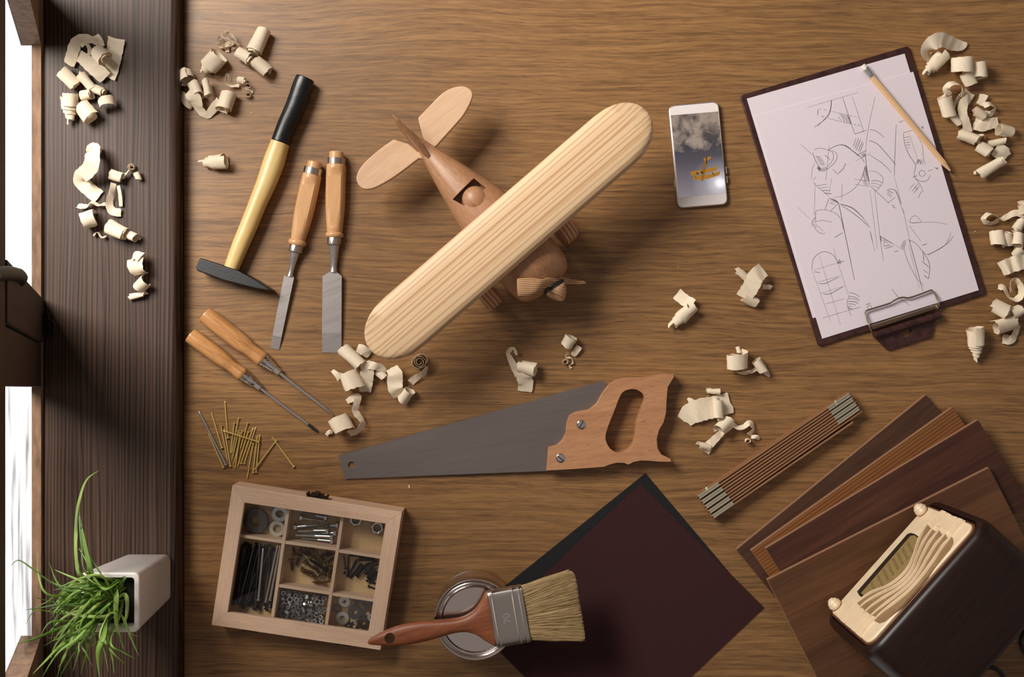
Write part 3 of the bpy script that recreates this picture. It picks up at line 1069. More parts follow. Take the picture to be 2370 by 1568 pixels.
wp = [(2018, 768, 9), (2014.5, 763, 11), (2012.6, 756, 12), (2009.5, 748, 11), (2005.5, 736, 10), (2003, 727, 9), (2003.4, 722, 9), (2008, 718.6, 9), (2030, 711.6, 9), (2057.6, 703, 9), (2066, 698, 9.5), (2076, 692.5, 10), (2086, 689.2, 10),
      (2094, 689, 9.5), (2101, 690.2, 9), (2112, 687.5, 9), (2135, 679.5, 9), (2152, 673, 9), (2157, 672.6, 9), (2159.5, 675.5, 9), (2165, 684, 10), (2169.5, 694.5, 11), (2172, 702, 12), (2172, 708, 11), (2170, 713, 9)]
part('clip_wire', tube([W(x, y, z / 1000) for x, y, z in spline(wp, 3)], 0.00115, 8), WIRE, cb)
bar = []
for f in range(2):
    x0, y0, x1, y1 = ((2015, 752, 2020.5, 766.5), (2168.5, 703.5, 2173, 716))[f]
    ring = []
    prof = [(0, 5.2), (0.05, 8), (0.22, 9.4), (0.36, 8.4), (0.5, 9.6), (0.64, 8.4), (0.8, 9.2), (0.95, 7.6), (1, 5.2)]
    for t, z in prof:
        ring.append(W(x0 + (x1 - x0) * t, y0 + (y1 - y0) * t, z / 1000))
    bar.append(ring)
part('clip_bar', loft(bar), WIRE, cb, smooth=30)
part('clip_roll', turned(W(2022.5, 777.5, 0.0075), W(2175.5, 729, 0.0075), [(0, 0.0040), (0.002, 0.0049), (0.998, 0.0049), (1, 0.0040)], 20), LEATHER, cb)
flap = [c5(470, 990), c5(1440, 700), c5(1418, 760), c5(1366, 960), c5(1352, 980), c5(1320, 992), c5(712, 1182), c5(680, 1192), c5(648, 1184), c5(632, 1172)]
part('clip_flap', prism(flap, 0.0012, 0.0042, [[c5(868, 905), c5(1035, 842), c5(1046, 868), c5(1036, 920), c5(1012, 958), c5(975, 980), c5(935, 976), c5(895, 945)]]), LEATHER, cb, smooth=0, bevel=0.0006)

z1 = ZB_ + 0.0004
back = part('paper_sheet', prism([(1728.5, 228.5), (2093.5, 124), (2250, 640), (1881, 737)], ZB_ + 0.0001, z1), PAPER, smooth=0)
tag(back, 'blank white sheet under the sketch, sticking out at the upper end of the clipboard', 'paper')
z2 = z1 + 0.0006
fr_ = [(1746, 269), (2113.5, 166), (2265.5, 672), (1903, 784.5)]
front = part('paper_sheet', prism(fr_, z1 + 0.0001, z2), PAPER, smooth=0)
tag(front, 'white sheet with pencil sketches of an airplane clamped on the clipboard', 'paper')

SA = [[(135, 300), (745, 120)], [(430, 210), (415, 330), (370, 420), (225, 530)], [(425, 212), (395, 370), (260, 520)], [(555, 175), (620, 370), (700, 610)], [(700, 610), (835, 562)], [(672, 172), (740, 380), (810, 600)], [(400, 338), (625, 388)], [(380, 425), (660, 492)],
      [(625, 388), (660, 492)], [(335, 318), (370, 330)], [(270, 320), (266, 388)], [(285, 317), (300, 315)], [(310, 400), (345, 408)], [(645, 395), (670, 402)], [(690, 403), (705, 408)], [(725, 412), (740, 416)], [(690, 497), (712, 500)], [(735, 503), (755, 507)], [(780, 515), (790, 518)],
      [(520, 370), (560, 420), (580, 470)], [(545, 372), (590, 430), (610, 478)], [(570, 378), (612, 440), (630, 484)], [(595, 382), (630, 440), (645, 488)], [(610, 384), (645, 450), (652, 490)], [(505, 405), (545, 455)],
      [(938, 170), (870, 480), (835, 700), (825, 850)], [(825, 850), (835, 980), (870, 1200)], [(715, 660), (680, 760)], [(745, 655), (700, 780)], [(770, 665), (715, 800)], [(790, 690), (740, 810)], [(800, 715), (760, 820)],
      [(225, 795), (270, 775), (350, 785), (430, 815), (452, 870), (430, 930), (385, 985)], [(205, 825), (240, 920), (290, 1000)], [(430, 800), (480, 830), (492, 890), (450, 960), (390, 1010), (370, 1030)], [(395, 795), (460, 755), (540, 735), (600, 755), (680, 810), (780, 890), (810, 940)],
      [(540, 738), (600, 748), (690, 820), (750, 870)], [(230, 950), (200, 1030), (195, 1140)], [(210, 1170), (280, 1240), (400, 1340)], [(465, 1350), (560, 1330), (680, 1260), (760, 1160), (800, 1060), (820, 980)], [(240, 870), (300, 880)], [(250, 890), (320, 900)], [(260, 908), (332, 920)], [(268, 925), (345, 940)],
      [(280, 945), (352, 960)], [(290, 962), (350, 980)], [(262, 990), (290, 1030)], [(275, 985), (305, 1040)], [(255, 1010), (300, 1020)], [(258, 1000), (282, 1036)], [(268, 988), (296, 1030)], [(300, 1000), (280, 1050)], [(320, 1000), (300, 1050)], [(340, 1000), (320, 1050)], [(360, 995), (340, 1050)], [(380, 990), (355, 1040)],
      [(60, 725), (200, 850)], [(400, 750), (360, 1150)], [(595, 950), (560, 1020), (505, 1070)], [(440, 1020), (510, 1090)], [(350, 855), (410, 910)], [(430, 1120), (400, 1300)], [(553, 1190), (545, 1390)], [(235, 1180), (225, 1560)], [(250, 1215), (380, 1195)], [(280, 1240), (390, 1230)], [(310, 1270), (410, 1270)],
      [(340, 1300), (430, 1310)], [(215, 1150), (245, 1110)], [(735, 850), (835, 800)], [(710, 925), (885, 830)], [(770, 850), (800, 880)], [(780, 845), (808, 878)], [(790, 838), (815, 875)], [(800, 832), (824, 870)], [(810, 828), (828, 860)], [(830, 980), (870, 1160)], [(825, 985), (780, 1140)], [(820, 1010), (850, 1160)],
      [(812, 1040), (835, 1160)], [(800, 1070), (820, 1160)], [(828, 990), (860, 1150)], [(824, 1000), (842, 1120)], [(695, 1138), (865, 1160)], [(695, 1195), (870, 1225)], [(790, 1150), (820, 1210)], [(810, 1155), (840, 1215)], [(830, 1160), (860, 1215)], [(860, 1040), (940, 1050), (1010, 1095), (1032, 1140), (1015, 1200), (950, 1275)],
      [(875, 1210), (950, 1280), (1105, 1425)], [(890, 1160), (960, 1155), (1020, 1180)], [(890, 1185), (950, 1190), (1010, 1215)], [(900, 1210), (960, 1230), (990, 1245)], [(1080, 1260), (1175, 1270), (1245, 1430)], [(1085, 1415), (1175, 1350)], [(1175, 1270), (1280, 1560)], [(1080, 1270), (1150, 1300)],
      [(1080, 1290), (1140, 1330)], [(1075, 1310), (1130, 1350)], [(1130, 1440), (1170, 1450)], [(1140, 1460), (1180, 1478)], [(1185, 500), (1165, 950), (1165, 1110)], [(1170, 1130), (1245, 1430)], [(875, 555), (960, 580), (1045, 650)], [(865, 685), (980, 740), (1180, 970)], [(870, 850), (1020, 950), (1130, 1060)],
      [(1265, 595), (1375, 565)], [(1270, 605), (1285, 730), (1340, 860), (1410, 970), (1395, 1060)], [(1435, 640), (1490, 740), (1505, 900), (1530, 970)], [(1340, 610), (1440, 920)], [(1450, 910), (1475, 960)], [(1395, 1050), (1400, 1110), (1440, 1150), (1510, 1165), (1560, 1140), (1580, 1085)], [(1285, 650), (1340, 640)],
      [(1285, 680), (1345, 672)], [(1295, 710), (1350, 705)], [(1300, 740), (1350, 735)], [(1310, 770), (1350, 766)], [(1420, 960), (1440, 905)], [(1432, 962), (1448, 905)], [(1445, 965), (1455, 905)], [(1470, 965), (1475, 905)], [(1495, 965), (1490, 915)], [(1380, 1115), (1430, 1095)], [(1555, 1045), (1610, 1025)],
      [(1635, 1000), (1680, 1020)], [(1650, 1025), (1675, 995)], [(1210, 470), (1280, 450)], [(1235, 480), (1245, 455)], [(1480, 520), (1510, 545)], [(1485, 545), (1500, 515)], [(1400, 1190), (1340, 1250)], [(1440, 1190), (1370, 1280)], [(1460, 1210), (1390, 1300)], [(1400, 1230), (1440, 1260)], [(1480, 1280), (1440, 1360)],
      [(1410, 1130), (1470, 1210), (1500, 1290)], [(1488 + 35 * math.cos(t * 0.524), 1070 + 35 * math.sin(t * 0.524)) for t in range(13)]]
SA = [[(tuple(p) if not isinstance(p, tuple) else p) for p in s] for s in SA]
SB = [[(365, 85), (320, 210)], [(365, 85), (465, 140)], [(465, 140), (375, 230)], [(375, 90), (455, 125)], [(370, 110), (440, 140)], [(368, 135), (420, 155)], [(380, 95), (462, 135)], [(400, 80), (468, 140)], [(220, 230), (240, 218), (320, 212), (380, 225)], [(220, 230), (220, 345)], [(220, 340), (290, 325), (395, 345)],
      [(220, 360), (300, 440)], [(205, 390), (230, 430), (280, 465), (325, 460)], [(215, 295), (185, 340), (190, 390)], [(195, 340), (215, 350)], [(190, 365), (220, 375)], [(200, 385), (240, 400)], [(420, 510), (510, 455)], [(380, 225), (460, 270), (500, 340), (515, 430)], [(465, 140), (520, 400), (635, 960)],
      [(470, 150), (530, 450), (600, 780)], [(480, 150), (600, 190), (700, 270), (785, 375)], [(490, 150), (620, 195), (730, 300)], [(490, 160), (650, 270), (800, 400)], [(798, 440), (855, 660)], [(805, 440), (830, 560)], [(850, 0), (905, 490), (945, 760)], [(800, 0), (880, 630)], [(905, 490), (1155, 640)], [(906, 493), (1040, 575)],
      [(910, 495), (920, 560)], [(915, 520), (960, 560), (940, 580)], [(950, 530), (1000, 580)], [(940, 600), (1020, 590)], [(960, 625), (1050, 600)], [(1060, 660), (1105, 648)], [(1165, 535), (1165, 640)], [(1180, 530), (1180, 600)], [(1125, 610), (1165, 545)], [(1135, 625), (1165, 580)], [(1150, 635), (1168, 605)],
      [(1165, 640), (1200, 750), (1290, 930), (1375, 1020)], [(1200, 528), (1290, 570), (1365, 660), (1415, 690)], [(1415, 692), (1520, 640), (1640, 560), (1690, 490)], [(1420, 695), (1600, 590), (1665, 460)], [(1225, 345), (1260, 352), (1345, 345)], [(1225, 345), (1240, 300), (1280, 275), (1320, 300), (1348, 345)],
      [(1345, 345), (1500, 345), (1625, 368)], [(1365, 650), (1375, 760)], [(1380, 680), (1430, 770), (1438, 850), (1425, 950)], [(1355, 760), (1430, 825)], [(1370, 850), (1420, 890)], [(1375, 910), (1425, 950)], [(1220, 540), (1280, 760), (1365, 1080)], [(1210, 580), (1330, 1050)], [(1150, 190), (1230, 560)], [(1355, 590), (1410, 575)],
      [(1220, 380), (1345, 550)], [(180, 850), (185, 790), (200, 730), (260, 675), (330, 660), (400, 690), (440, 740), (460, 790)], [(180, 850), (380, 1410)], [(460, 780), (575, 1140)], [(260, 700), (485, 1440)], [(195, 860), (450, 780)], [(205, 875), (270, 882)], [(235, 990), (495, 910)], [(255, 1000), (330, 995), (465, 930)],
      [(270, 1105), (535, 1025)], [(300, 1105), (370, 1110), (510, 1035)], [(320, 1220), (535, 1160)], [(290, 1370), (575, 1285)], [(450, 775), (525, 760)], [(460, 785), (475, 740)], [(475, 740), (490, 790)], [(455, 775), (490, 790)], [(462, 778), (482, 784)], [(410, 620), (460, 790)], [(575, 1140), (560, 1180), (560, 1240), (600, 1345)],
      [(575, 1095), (640, 1110), (690, 1140)], [(570, 1135), (640, 1145), (690, 1175)], [(570, 1160), (640, 1165), (685, 1190)], [(565, 1190), (640, 1195), (675, 1215)], [(565, 1215), (620, 1220), (650, 1235)], [(565, 1240), (610, 1245)], [(570, 1265), (610, 1270)], [(560, 1250), (605, 1278)], [(1035, 1055), (1100, 1140), (1230, 1235)],
      [(755, 1225), (805, 1210)], [(575, 1285), (700, 1250)], [(20, 175), (160, 310)], [(795 + 19 * math.cos(t * 0.524), 1252 + 21 * math.sin(t * 0.524)) for t in range(13)]]
vfs = []
rs = random.Random(3)
zs_ = z2 + 0.00008
for S, sc, ox, oy in ((SA, 5.0575, 1840, 190), (SB, 4.6125, 1840, 440)):
    for s in S:
        s = [tuple(p) for p in s]
        pts = spline([(ox + x / sc, oy + y / sc) for x, y in s], 6) if len(s) > 2 else [(ox + s[0][0] / sc + (s[1][0] - s[0][0]) / sc * t, oy + s[0][1] / sc + (s[1][1] - s[0][1]) / sc * t) for t in (0, 0.33, 0.66, 1)]
        w_ = rs.uniform(0.24, 0.38) if len(s) == 2 and math.dist(s[0], s[1]) > 160 else rs.uniform(0.34, 0.66)
        vs, fs = [], []
        m = len(pts)
        for i, p in enumerate(pts):
            a, b_ = Vector(pts[max(i - 1, 0)]), Vector(pts[min(i + 1, m - 1)])
            d = (b_ - a).normalized()
            ww = w_ * (0.55 + 0.45 * math.sin(math.pi * (0.15 + 0.7 * i / (m - 1))))
            vs += [W(p[0] - d.y * ww, p[1] + d.x * ww, zs_), W(p[0] + d.y * ww, p[1] - d.x * ww, zs_)]
            if i:
                fs.append((2 * i - 2, 2 * i - 1, 2 * i + 1, 2 * i))
        vfs.append((vs, fs))
part('pencil_sketch_lines', merge(*vfs), plain('graphite', (96, 88, 96), 0.6), front, smooth=0)

# ================================================================= pencil
pz = z2 + 0.0037
pc = thing('pencil', 'natural wood pencil with white eraser lying across the sketch', 'pencil', W(2100, 280))
P0, P1 = (1996, 151), (2209, 407)
pt = lambda s: W(P0[0] + (P1[0] - P0[0]) * s, P0[1] + (P1[1] - P0[1]) * s, pz)
mm_ = M(pz)
def pb(name, a, b_, prof, m, seg=16, **k):
    return part(name, turned(pt(a), pt(b_), [((s - a) / (b_ - a), r * mm_) for s, r in prof], seg), m, pc, **k)
pb('eraser', 0, 0.035, [(0, 5.2), (0.006, 6.4), (0.035, 6.4)], plain('eraser_white', (226, 216, 206), 0.8))
pb('ferrule', 0.032, 0.105, [(0.032, 6.6), (0.034, 6.9), (0.046, 6.3), (0.054, 6.9), (0.066, 6.3), (0.074, 6.9), (0.1, 6.8), (0.105, 6.2)], STEEL)
PENW = wood('pencil_wood', (226, 188, 142), (204, 160, 112), -50, broad=(8, 160), fine=(60, 900), mix=0.4, rough=0.42, bump=0.04)
pb('body', 0.102, 0.885, [(0.102, 6.6), (0.885, 6.6)], PENW, 6, smooth=0, bevel=0.0005)
pb('cone', 0.884, 0.955, [(0.884, 6.4), (0.955, 2.0)], PENW, 16)
pb('lead', 0.954, 1.0, [(0.954, 2.0), (1.0, 0.25)], plain('pencil_lead', (58, 54, 56), 0.35, 0.3), 12)
# ================================================================= hardware box
def cut(o, vf, sm=45):
    c = part('cutter', vf, o.data.materials[0], o.parent, smooth=0)
    m = o.modifiers.new('cut', 'BOOLEAN')
    m.object, m.operation, m.solver = c, 'DIFFERENCE', 'EXACT'
    dg = bpy.context.evaluated_depsgraph_get()
    dg.update()
    me = bpy.data.meshes.new_from_object(o.evaluated_get(dg))
    o.modifiers.clear()
    o.data = me
    me.shade_smooth()
    me.set_sharp_from_angle(angle=math.radians(sm))
    bpy.data.objects.remove(c)


def kb(x, y):
    return 480 + x / 3.646, 1100 + y / 3.646


BXA = math.degrees(math.atan2(-62, 393))
BW = dict(broad=(3, 60), fine=(40, 500), mix=0.45, rough=0.55, bump=0.05)
BOXW = wood('box_wood_long', (226, 194, 166), (198, 160, 130), BXA, **BW)
BOXV = wood('box_wood_short', (228, 196, 168), (200, 164, 134), BXA + 90, **BW)
BOXF = wood('box_floor', (214, 184, 138), (194, 160, 112), BXA, **BW)
ZT = 0.036
bx = thing('hardware_box', 'pale wooden box with glass lid and seven compartments of screws and nails', 'box', W(710, 1315))
oc = [(538, 1123.5), (930.5, 1186), (880.5, 1506), (489.5, 1447.5)]
ic = [kb(313, 235), kb(1503, 412), kb(1358, 1328), kb(170, 1160)]
OX = [W(*p, ZT) for p in oc]
IX = [W(*p, ZT) for p in ic]
for i in range(4):
    j = (i + 1) % 4
    g = 0.00012
    q = [OX[i], OX[j], IX[j], IX[i]]
    part('lid_rail', prism_xy([(v.x, v.y) for v in q], 0.0285, ZT), BOXW if i % 2 == 0 else BOXV, bx, smooth=0, bevel=0.0005)
cen = sum(OX, Vector()) / 4
inn = [cen + (v - cen) * 0.955 for v in OX]
for i in range(4):
    j = (i + 1) % 4
    part('side_wall', prism_xy([(v.x, v.y) for v in (OX[i], OX[j], inn[j], inn[i])], 0.0, 0.0283), BOXW if i % 2 == 0 else BOXV, bx, smooth=0)
part('bottom_panel', prism_xy([(v.x, v.y) for v in inn], 0.0006, 0.0036), BOXF, bx, smooth=0)
zd = 0.0275


def divider(a, b_, w=3.4, m=BOXW, dz=0.0006):
    a, b_ = Vector(a), Vector(b_)
    d = (b_ - a).normalized()
    n = Vector((-d.y, d.x)) * w
    part('divider', prism([tuple(a + n), tuple(b_ + n), tuple(b_ - n), tuple(a - n)], 0.0036, zd - dz), m, bx, smooth=0)


divider((669, 1165), (629, 1440), 3.6, BOXV, 0)
divider((794, 1184), (753, 1460), 3.6, BOXV, 0)
divider((536, 1238), (656, 1255.5))
divider((659, 1256), (780, 1272.5))
divider((645, 1356.5), (765, 1374.5))
divider((784, 1276), (902, 1294))
divider((769, 1376), (888, 1394))
part('lid_glass', ([v + Vector((0, 0, 0.0305 - ZT)) for v in [cen + (p - cen) * 1.02 for p in IX]], [(0, 1, 2, 3)]), clear_glass('lid_glass', (0.93, 0.95, 0.94), ior=1.5), bx, smooth=0)
# clasp on the upper side, two hinges on the lower one
bd = (OX[1] - OX[0]).normalized()
bn = Vector((-bd.y, bd.x, 0))
ang_ = math.atan2(bd.y, bd.x)
BRONZE = plain('bronze_clasp', (58, 44, 32), 0.45, 0.7, noise=0.3, nscale=400)
cm = OX[0].lerp(OX[1], 0.495)
cl = part('clasp', merge(box(cm + bn * 0.0015 + Vector((0, 0, -0.008)), (0.027, 0.003, 0.009), ang_), box(cm + bn * 0.0040 + Vector((0, 0, -0.006)), (0.016, 0.004, 0.008), ang_),
                        box(cm + bn * 0.0062 + Vector((0, 0, -0.003)), (0.006, 0.004, 0.009), ang_), turned(cm + bn * 0.004 + bd * 0.0125 + Vector((0, 0, -0.013)), cm + bn * 0.004 + bd * 0.0125 + Vector((0, 0, 0.0)), [(0, 0.0016), (1, 0.0016)], 10),
                        turned(cm + bn * 0.004 - bd * 0.0125 + Vector((0, 0, -0.013)), cm + bn * 0.004 - bd * 0.0125 + Vector((0, 0, 0.0)), [(0, 0.0016), (1, 0.0016)], 10)), BRONZE, bx, smooth=30)
for t in (0.22, 0.78):
    hm_ = OX[3].lerp(OX[2], t)
    part('hinge', turned(hm_ - bn * 0.0012 - bd * 0.010 + Vector((0, 0, -0.0075)), hm_ - bn * 0.0012 + bd * 0.010 + Vector((0, 0, -0.0075)), [(0, 0.0022), (1, 0.0022)], 10), BRONZE, bx)

rb = random.Random(11)


def rel(o, label, cat, group=None):
    return tag(o, label, cat, group)


def washer_vf(c, ro, ri, h, tilt=(0, 0)):
    v, f = lathe_z((0, 0, 0), [(ro, 0), (ro, h), (ri, h), (ri, 0)], 32, True)
    m = Matrix.Translation(Vector(c)) @ Matrix.Rotation(tilt[0], 4, 'X') @ Matrix.Rotation(tilt[1], 4, 'Y')
    return xform((v, f), m)


ZF = 0.0038
GREYW = plain('grey_washer', (112, 105, 102), 0.32, 0.9)
PALEW = plain('pale_washer', (222, 216, 206), 0.35, 0.7)
ZINC = plain('zinc_steel', (206, 208, 208), 0.24, 1.0)
# stacks of big washers in the upper compartment by the hinge-less corner
G1 = 'wide dark washers stacked in the corner compartment'
for k in range(4):
    o = part('washer', washer_vf(W(594 - k * 0.6, 1207 - k * 0.5, ZF + 0.0022 * k), 0.0162 - 0.0004 * (k % 2), 0.0068, 0.002), GREYW, smooth=30)
    rel(o, 'wide dark washer in the stack filling the corner compartment' if k < 3 else 'wide dark washer topmost of the stack in the corner compartment', 'washer', G1)
G2 = 'shiny washers stacked beside the wide ones'
for k in range(4):
    o = part('washer', washer_vf(W(648, 1191 - k * 0.8, ZF + 0.002 * k), 0.0098, 0.0056, 0.0018, (0.05 * k, 0)), ZINC, smooth=30)
    rel(o, 'shiny washer in the stack half hidden under the box lid', 'washer', G2)
o = part('washer', washer_vf(W(644, 1223, ZF), 0.0100, 0.0056, 0.0018), ZINC, smooth=30)
rel(o, 'shiny washer lying under the white one beside the wide dark stack', 'washer')
o = part('washer', washer_vf(W(642, 1223.5, ZF + 0.003), 0.0103, 0.0055, 0.002, (0.06, -0.08)), PALEW, smooth=30)
rel(o, 'white washer lying tilted beside the stack of wide dark washers', 'washer')


# bolts
def bolt(h_, t_, zh, zt_, label, group=None):
    a, b_ = W(*h_, zh), W(*t_, zt_)
    d, s, u = frame(b_ - a)
    ln = (b_ - a).length
    th = thing('bolt', label, 'bolt', (a + b_) / 2 - Vector((0, 0, 0.003)), group)
    part('hex_head', turned(a, a + d * 0.0036, [(0, 0.0042), (0.08, 0.0048), (0.92, 0.0048), (1, 0.0044)], 6), ZINC, th, smooth=0)
    r = 0.0020
    pr = [(0, r), (0.42, r)]
    n = 26
    for k in range(n):
        f = 0.43 + 0.56 * k / n
        pr += [(f, r * 1.0), (f + 0.28 / n, r * 0.80)]
    pr += [(1.0, r * 0.6)]
    part('shank', turned(a + d * 0.0034, b_, pr, 12), ZINC, th, smooth=30)


def k2(x, y):
    return 650 + x / 6.03, 1140 + y / 6.03


GB = 'zinc bolts in the middle upper compartment'
for h_, t_, zh, zt_, lb in [((650, 360), (320, 285), 0.0085, 0.0065, 'zinc bolt against the far wall of the bolt compartment'), ((265, 350), (615, 405), 0.012, 0.010, 'second zinc bolt from the far wall, head towards the washers'),
                            ((185, 485), (540, 455), 0.0095, 0.0075, 'zinc bolt with threads facing up in the middle of the bolt compartment'), ((810, 455), (580, 475), 0.009, 0.0075, 'short looking zinc bolt with head against the divider near the nuts'),
                            ((670, 535), (230, 540), 0.0125, 0.0105, 'zinc bolt lying uppermost in the middle of its compartment'), ((775, 570), (365, 575), 0.0085, 0.0065, 'zinc bolt half hidden between two brighter bolts'),
                            ((730, 620), (190, 598), 0.0125, 0.0105, 'long bright zinc bolt second from the screws compartment'), ((735, 685), (270, 635), 0.0085, 0.0065, 'zinc bolt nearest to the brass screws compartment')]:
    bolt(k2(*h_), k2(*t_), zh, zt_, lb, GB)


# nuts
def nut_vf(r, hole, h):
    hx = [(r * math.cos(math.pi / 3 * k), r * math.sin(math.pi / 3 * k)) for k in range(6)]
    return prism_xy(hx, -h / 2, h / 2, [[(hole * math.cos(2 * math.pi * k / 14), hole * math.sin(2 * math.pi * k / 14)) for k in range(14)]])


for (x, y), rz, lb in [((824, 1203), 0.2, 'large hex nut half under the lid frame'), ((873.5, 1222), 0.75, 'large hex nut lying clear in the nearly empty compartment')]:
    o = part('hex_nut', xform(nut_vf(0.0086, 0.0052, 0.0062), Matrix.Translation(W(x, y, ZF + 0.0032)) @ Matrix.Rotation(rz, 4, 'Z')), ZINC, smooth=0, bevel=0.0006)
    rel(o, lb, 'nut')

# long dark nails
GN = 'long dark nails in the tall compartment'
q4 = [(556, 1251), (652, 1264), (630, 1424), (534, 1411)]


def lerp2(q, u, v):
    a = Vector(q[0]).lerp(Vector(q[1]), u)
    b_ = Vector(q[3]).lerp(Vector(q[2]), u)
    return tuple(a.lerp(b_, v))


proto = None
for k in range(38):
    layer = k // 20
    u0 = 0.06 + 0.88 * ((k % 20) + rb.uniform(-0.3, 0.3)) / 19.5
    u1 = min(0.96, max(0.04, u0 + rb.gauss(0, 0.06 if layer == 0 else 0.15)))
    u0 = min(0.96, max(0.04, u0))
    z = 0.0054 + layer * 0.0031 + rb.uniform(0, 0.0006)
    v0 = rb.uniform(0.0, 0.10)
    v1 = v0 + rb.uniform(0.80, 0.88)
    a, b_ = lerp2(q4, u0, v0), lerp2(q4, u1, v1)
    if rb.random() < 0.75:
        a, b_ = b_, a
    o = part('long_nail', nail_vf(W(*a, z), W(*b_, z), 0.00145, 1.9), DARKSTEEL if rb.random() < 0.25 else plain('black_nail_steel', (44, 41, 42), 0.38, 0.9) if proto is None else proto)
    proto = proto or o.data.materials[0]
    rel(o, 'long dark nail in the tall compartment under the wide washers', 'nail', GN)
for (h_, t_, z0, z1_, lb) in [((265, 1095), (395, 590), 0.0125, 0.012, 'long greyish nail slanting across the dark ones near the box side'), ((400, 1140), (440, 570), 0.0125, 0.012, 'long nail with a shiny spot over the middle of the dark nails'),
                              ((490, 1075), (592, 590), 0.0125, 0.0125, 'bright long nail slanting beside the divider'), ((525, 1060), (614, 592), 0.013, 0.0125, 'bright long nail lying closest to the divider'), ((428, 1060), (470, 620), 0.0150, 0.0140, 'long nail crossing under the slanting bright ones')]:
    o = part('long_nail', nail_vf(W(*kb(*h_), z0), W(*kb(*t_), z1_), 0.00145, 1.9), STEEL if 'bright' in lb else DARKSTEEL)
    rel(o, lb, 'nail', GN)

# brass wood screws
SCREWM = plain('yellow_zinc_screw', (160, 128, 74), 0.3, 1.0)
SCREWD = plain('dark_screw', (44, 38, 34), 0.4, 0.8)


def screw_vf(a, b_, r=0.0021):
    ln = (Vector(b_) - Vector(a)).length
    pr = [(0, r * 1.2), (0.0005 / ln, r * 2.15), (0.0032 / ln, r * 0.85)]
    n = 11
    f0 = 0.0042 / ln
    for k in range(n):
        f = f0 + (0.97 - f0) * k / n
        t = 1.0 if f < 0.72 else max(0.25, (1.0 - f) / 0.28)
        pr += [(f, r * 0.62 * t), (f + 0.5 * (0.97 - f0) / n, r * 1.12 * t)]
    pr += [(1, r * 0.08)]
    return turned(a, b_, pr, 10)


GS = 'yellow screws in the middle compartment'
scr = [((195, 885), (170, 755), 'dim yellow screw beside the divider of the long nails, pointing at the bolts', 0), ((150, 930), (165, 1115), 'yellow screw alone beside the long nails divider, pointing at the small nuts', 0), ((270, 870), (208, 1045), 'yellow screw second from the long nails divider, slanting', 0),
       ((250, 805), (420, 905), None, 0), ((320, 785), (445, 890), None, 1), ((480, 815), (620, 1030), None, 2), ((320, 955), (480, 1085), 'yellow screw with its point at the dark screw', 0), ((275, 1070), (480, 1132), 'yellow screw just above the one pointing at the divider wall', 0),
       ((490, 1190), (300, 1110), 'yellow screw with its head towards the small nuts compartment', 0), ((625, 1268), (428, 1254), 'yellow screw lying lowest, apart from the rest, next to the small nuts', 0), ((440, 890), (600, 1040), None, 1), ((560, 1170), (450, 1015), None, 0),
       ((590, 905), (757, 850), None, 0), ((620, 1015), (752, 905), None, 0), ((600, 1160), (668, 1035), None, 0), ((680, 1258), (690, 1050), None, 1), ((712, 1025), (722, 1160), None, 0), ((400, 785), (480, 800), None, 0), ((655, 860), (640, 815), None, 0), ((560, 880), (600, 960), None, 0)]
for h_, t_, lb, lay in scr:
    z = 0.0082 + lay * 0.0042
    o = part('wood_screw', screw_vf(W(*k2(*h_), z), W(*k2(*t_), z - 0.0016)), SCREWM, smooth=40)
    rel(o, lb or 'yellow screw in the tangled heap around the dark screw', 'screw', GS)
o = part('wood_screw', screw_vf(W(*k2(615, 1085), 0.0145), W(*k2(370, 915), 0.0125), 0.0024), SCREWD, smooth=40)
rel(o, 'black screw lying on top of the yellow screws', 'screw')

# short dark nails
GT = 'short dark nails in the middle outer compartment'
sn = [((905, 1075), (878, 870)), ((938, 1165), (945, 880)), ((885, 1140), (915, 1090)), ((930, 1180), (1065, 930)), ((955, 1190), (1085, 940)), ((970, 1195), (1130, 985)), ((985, 1180), (1150, 1000)), ((1000, 1170), (1165, 1010)), ((945, 1170), (1050, 940)), ((1045, 1170), (1210, 985)), ((1070, 1190), (1240, 975)), ((1060, 1180), (1225, 990)),
      ((1095, 1165), (1180, 1080)), ((1095, 915), (1330, 930)), ((1090, 950), (1335, 950)), ((960, 880), (1300, 915)), ((1170, 1060), (1370, 960)), ((1175, 1085), (1375, 1000)), ((1180, 1045), (1350, 940)), ((1170, 1140), (1300, 1050)), ((1200, 1150), (1335, 1050)), ((1195, 1245), (1350, 1090)), ((1215, 1210), (1340, 1060)), ((1240, 1240), (1370, 1110)), ((1260, 1250), (1380, 1140)),
      ((1205, 1200), (1320, 1070)), ((1230, 1225), (1355, 1100)), ((1280, 1245), (1390, 1170))]
for k, (h_, t_) in enumerate(sn):
    z = 0.0050 + 0.0022 * (k % 3 == 1) + 0.0042 * (k % 5 == 2)
    o = part('short_nail', nail_vf(W(*k2(*h_), z), W(*k2(*t_), z), 0.00105, 2.0), DARKSTEEL if k % 4 == 0 else proto)
    rel(o, 'short dark nail in the heap of its compartment beside the yellow screws', 'nail', GT)
for h_, t_, lb in [((1230, 1255), (1375, 1290), 'short dark nail lying apart, just outside the short nail heap'), ((1215, 1310), (1370, 1370), 'short dark nail lying alone, nearest to the flat washers')]:
    o = part('short_nail', nail_vf(W(*k2(*h_), 0.005), W(*k2(*t_), 0.005), 0.00105, 2.0), proto)
    rel(o, lb, 'nail', GT)

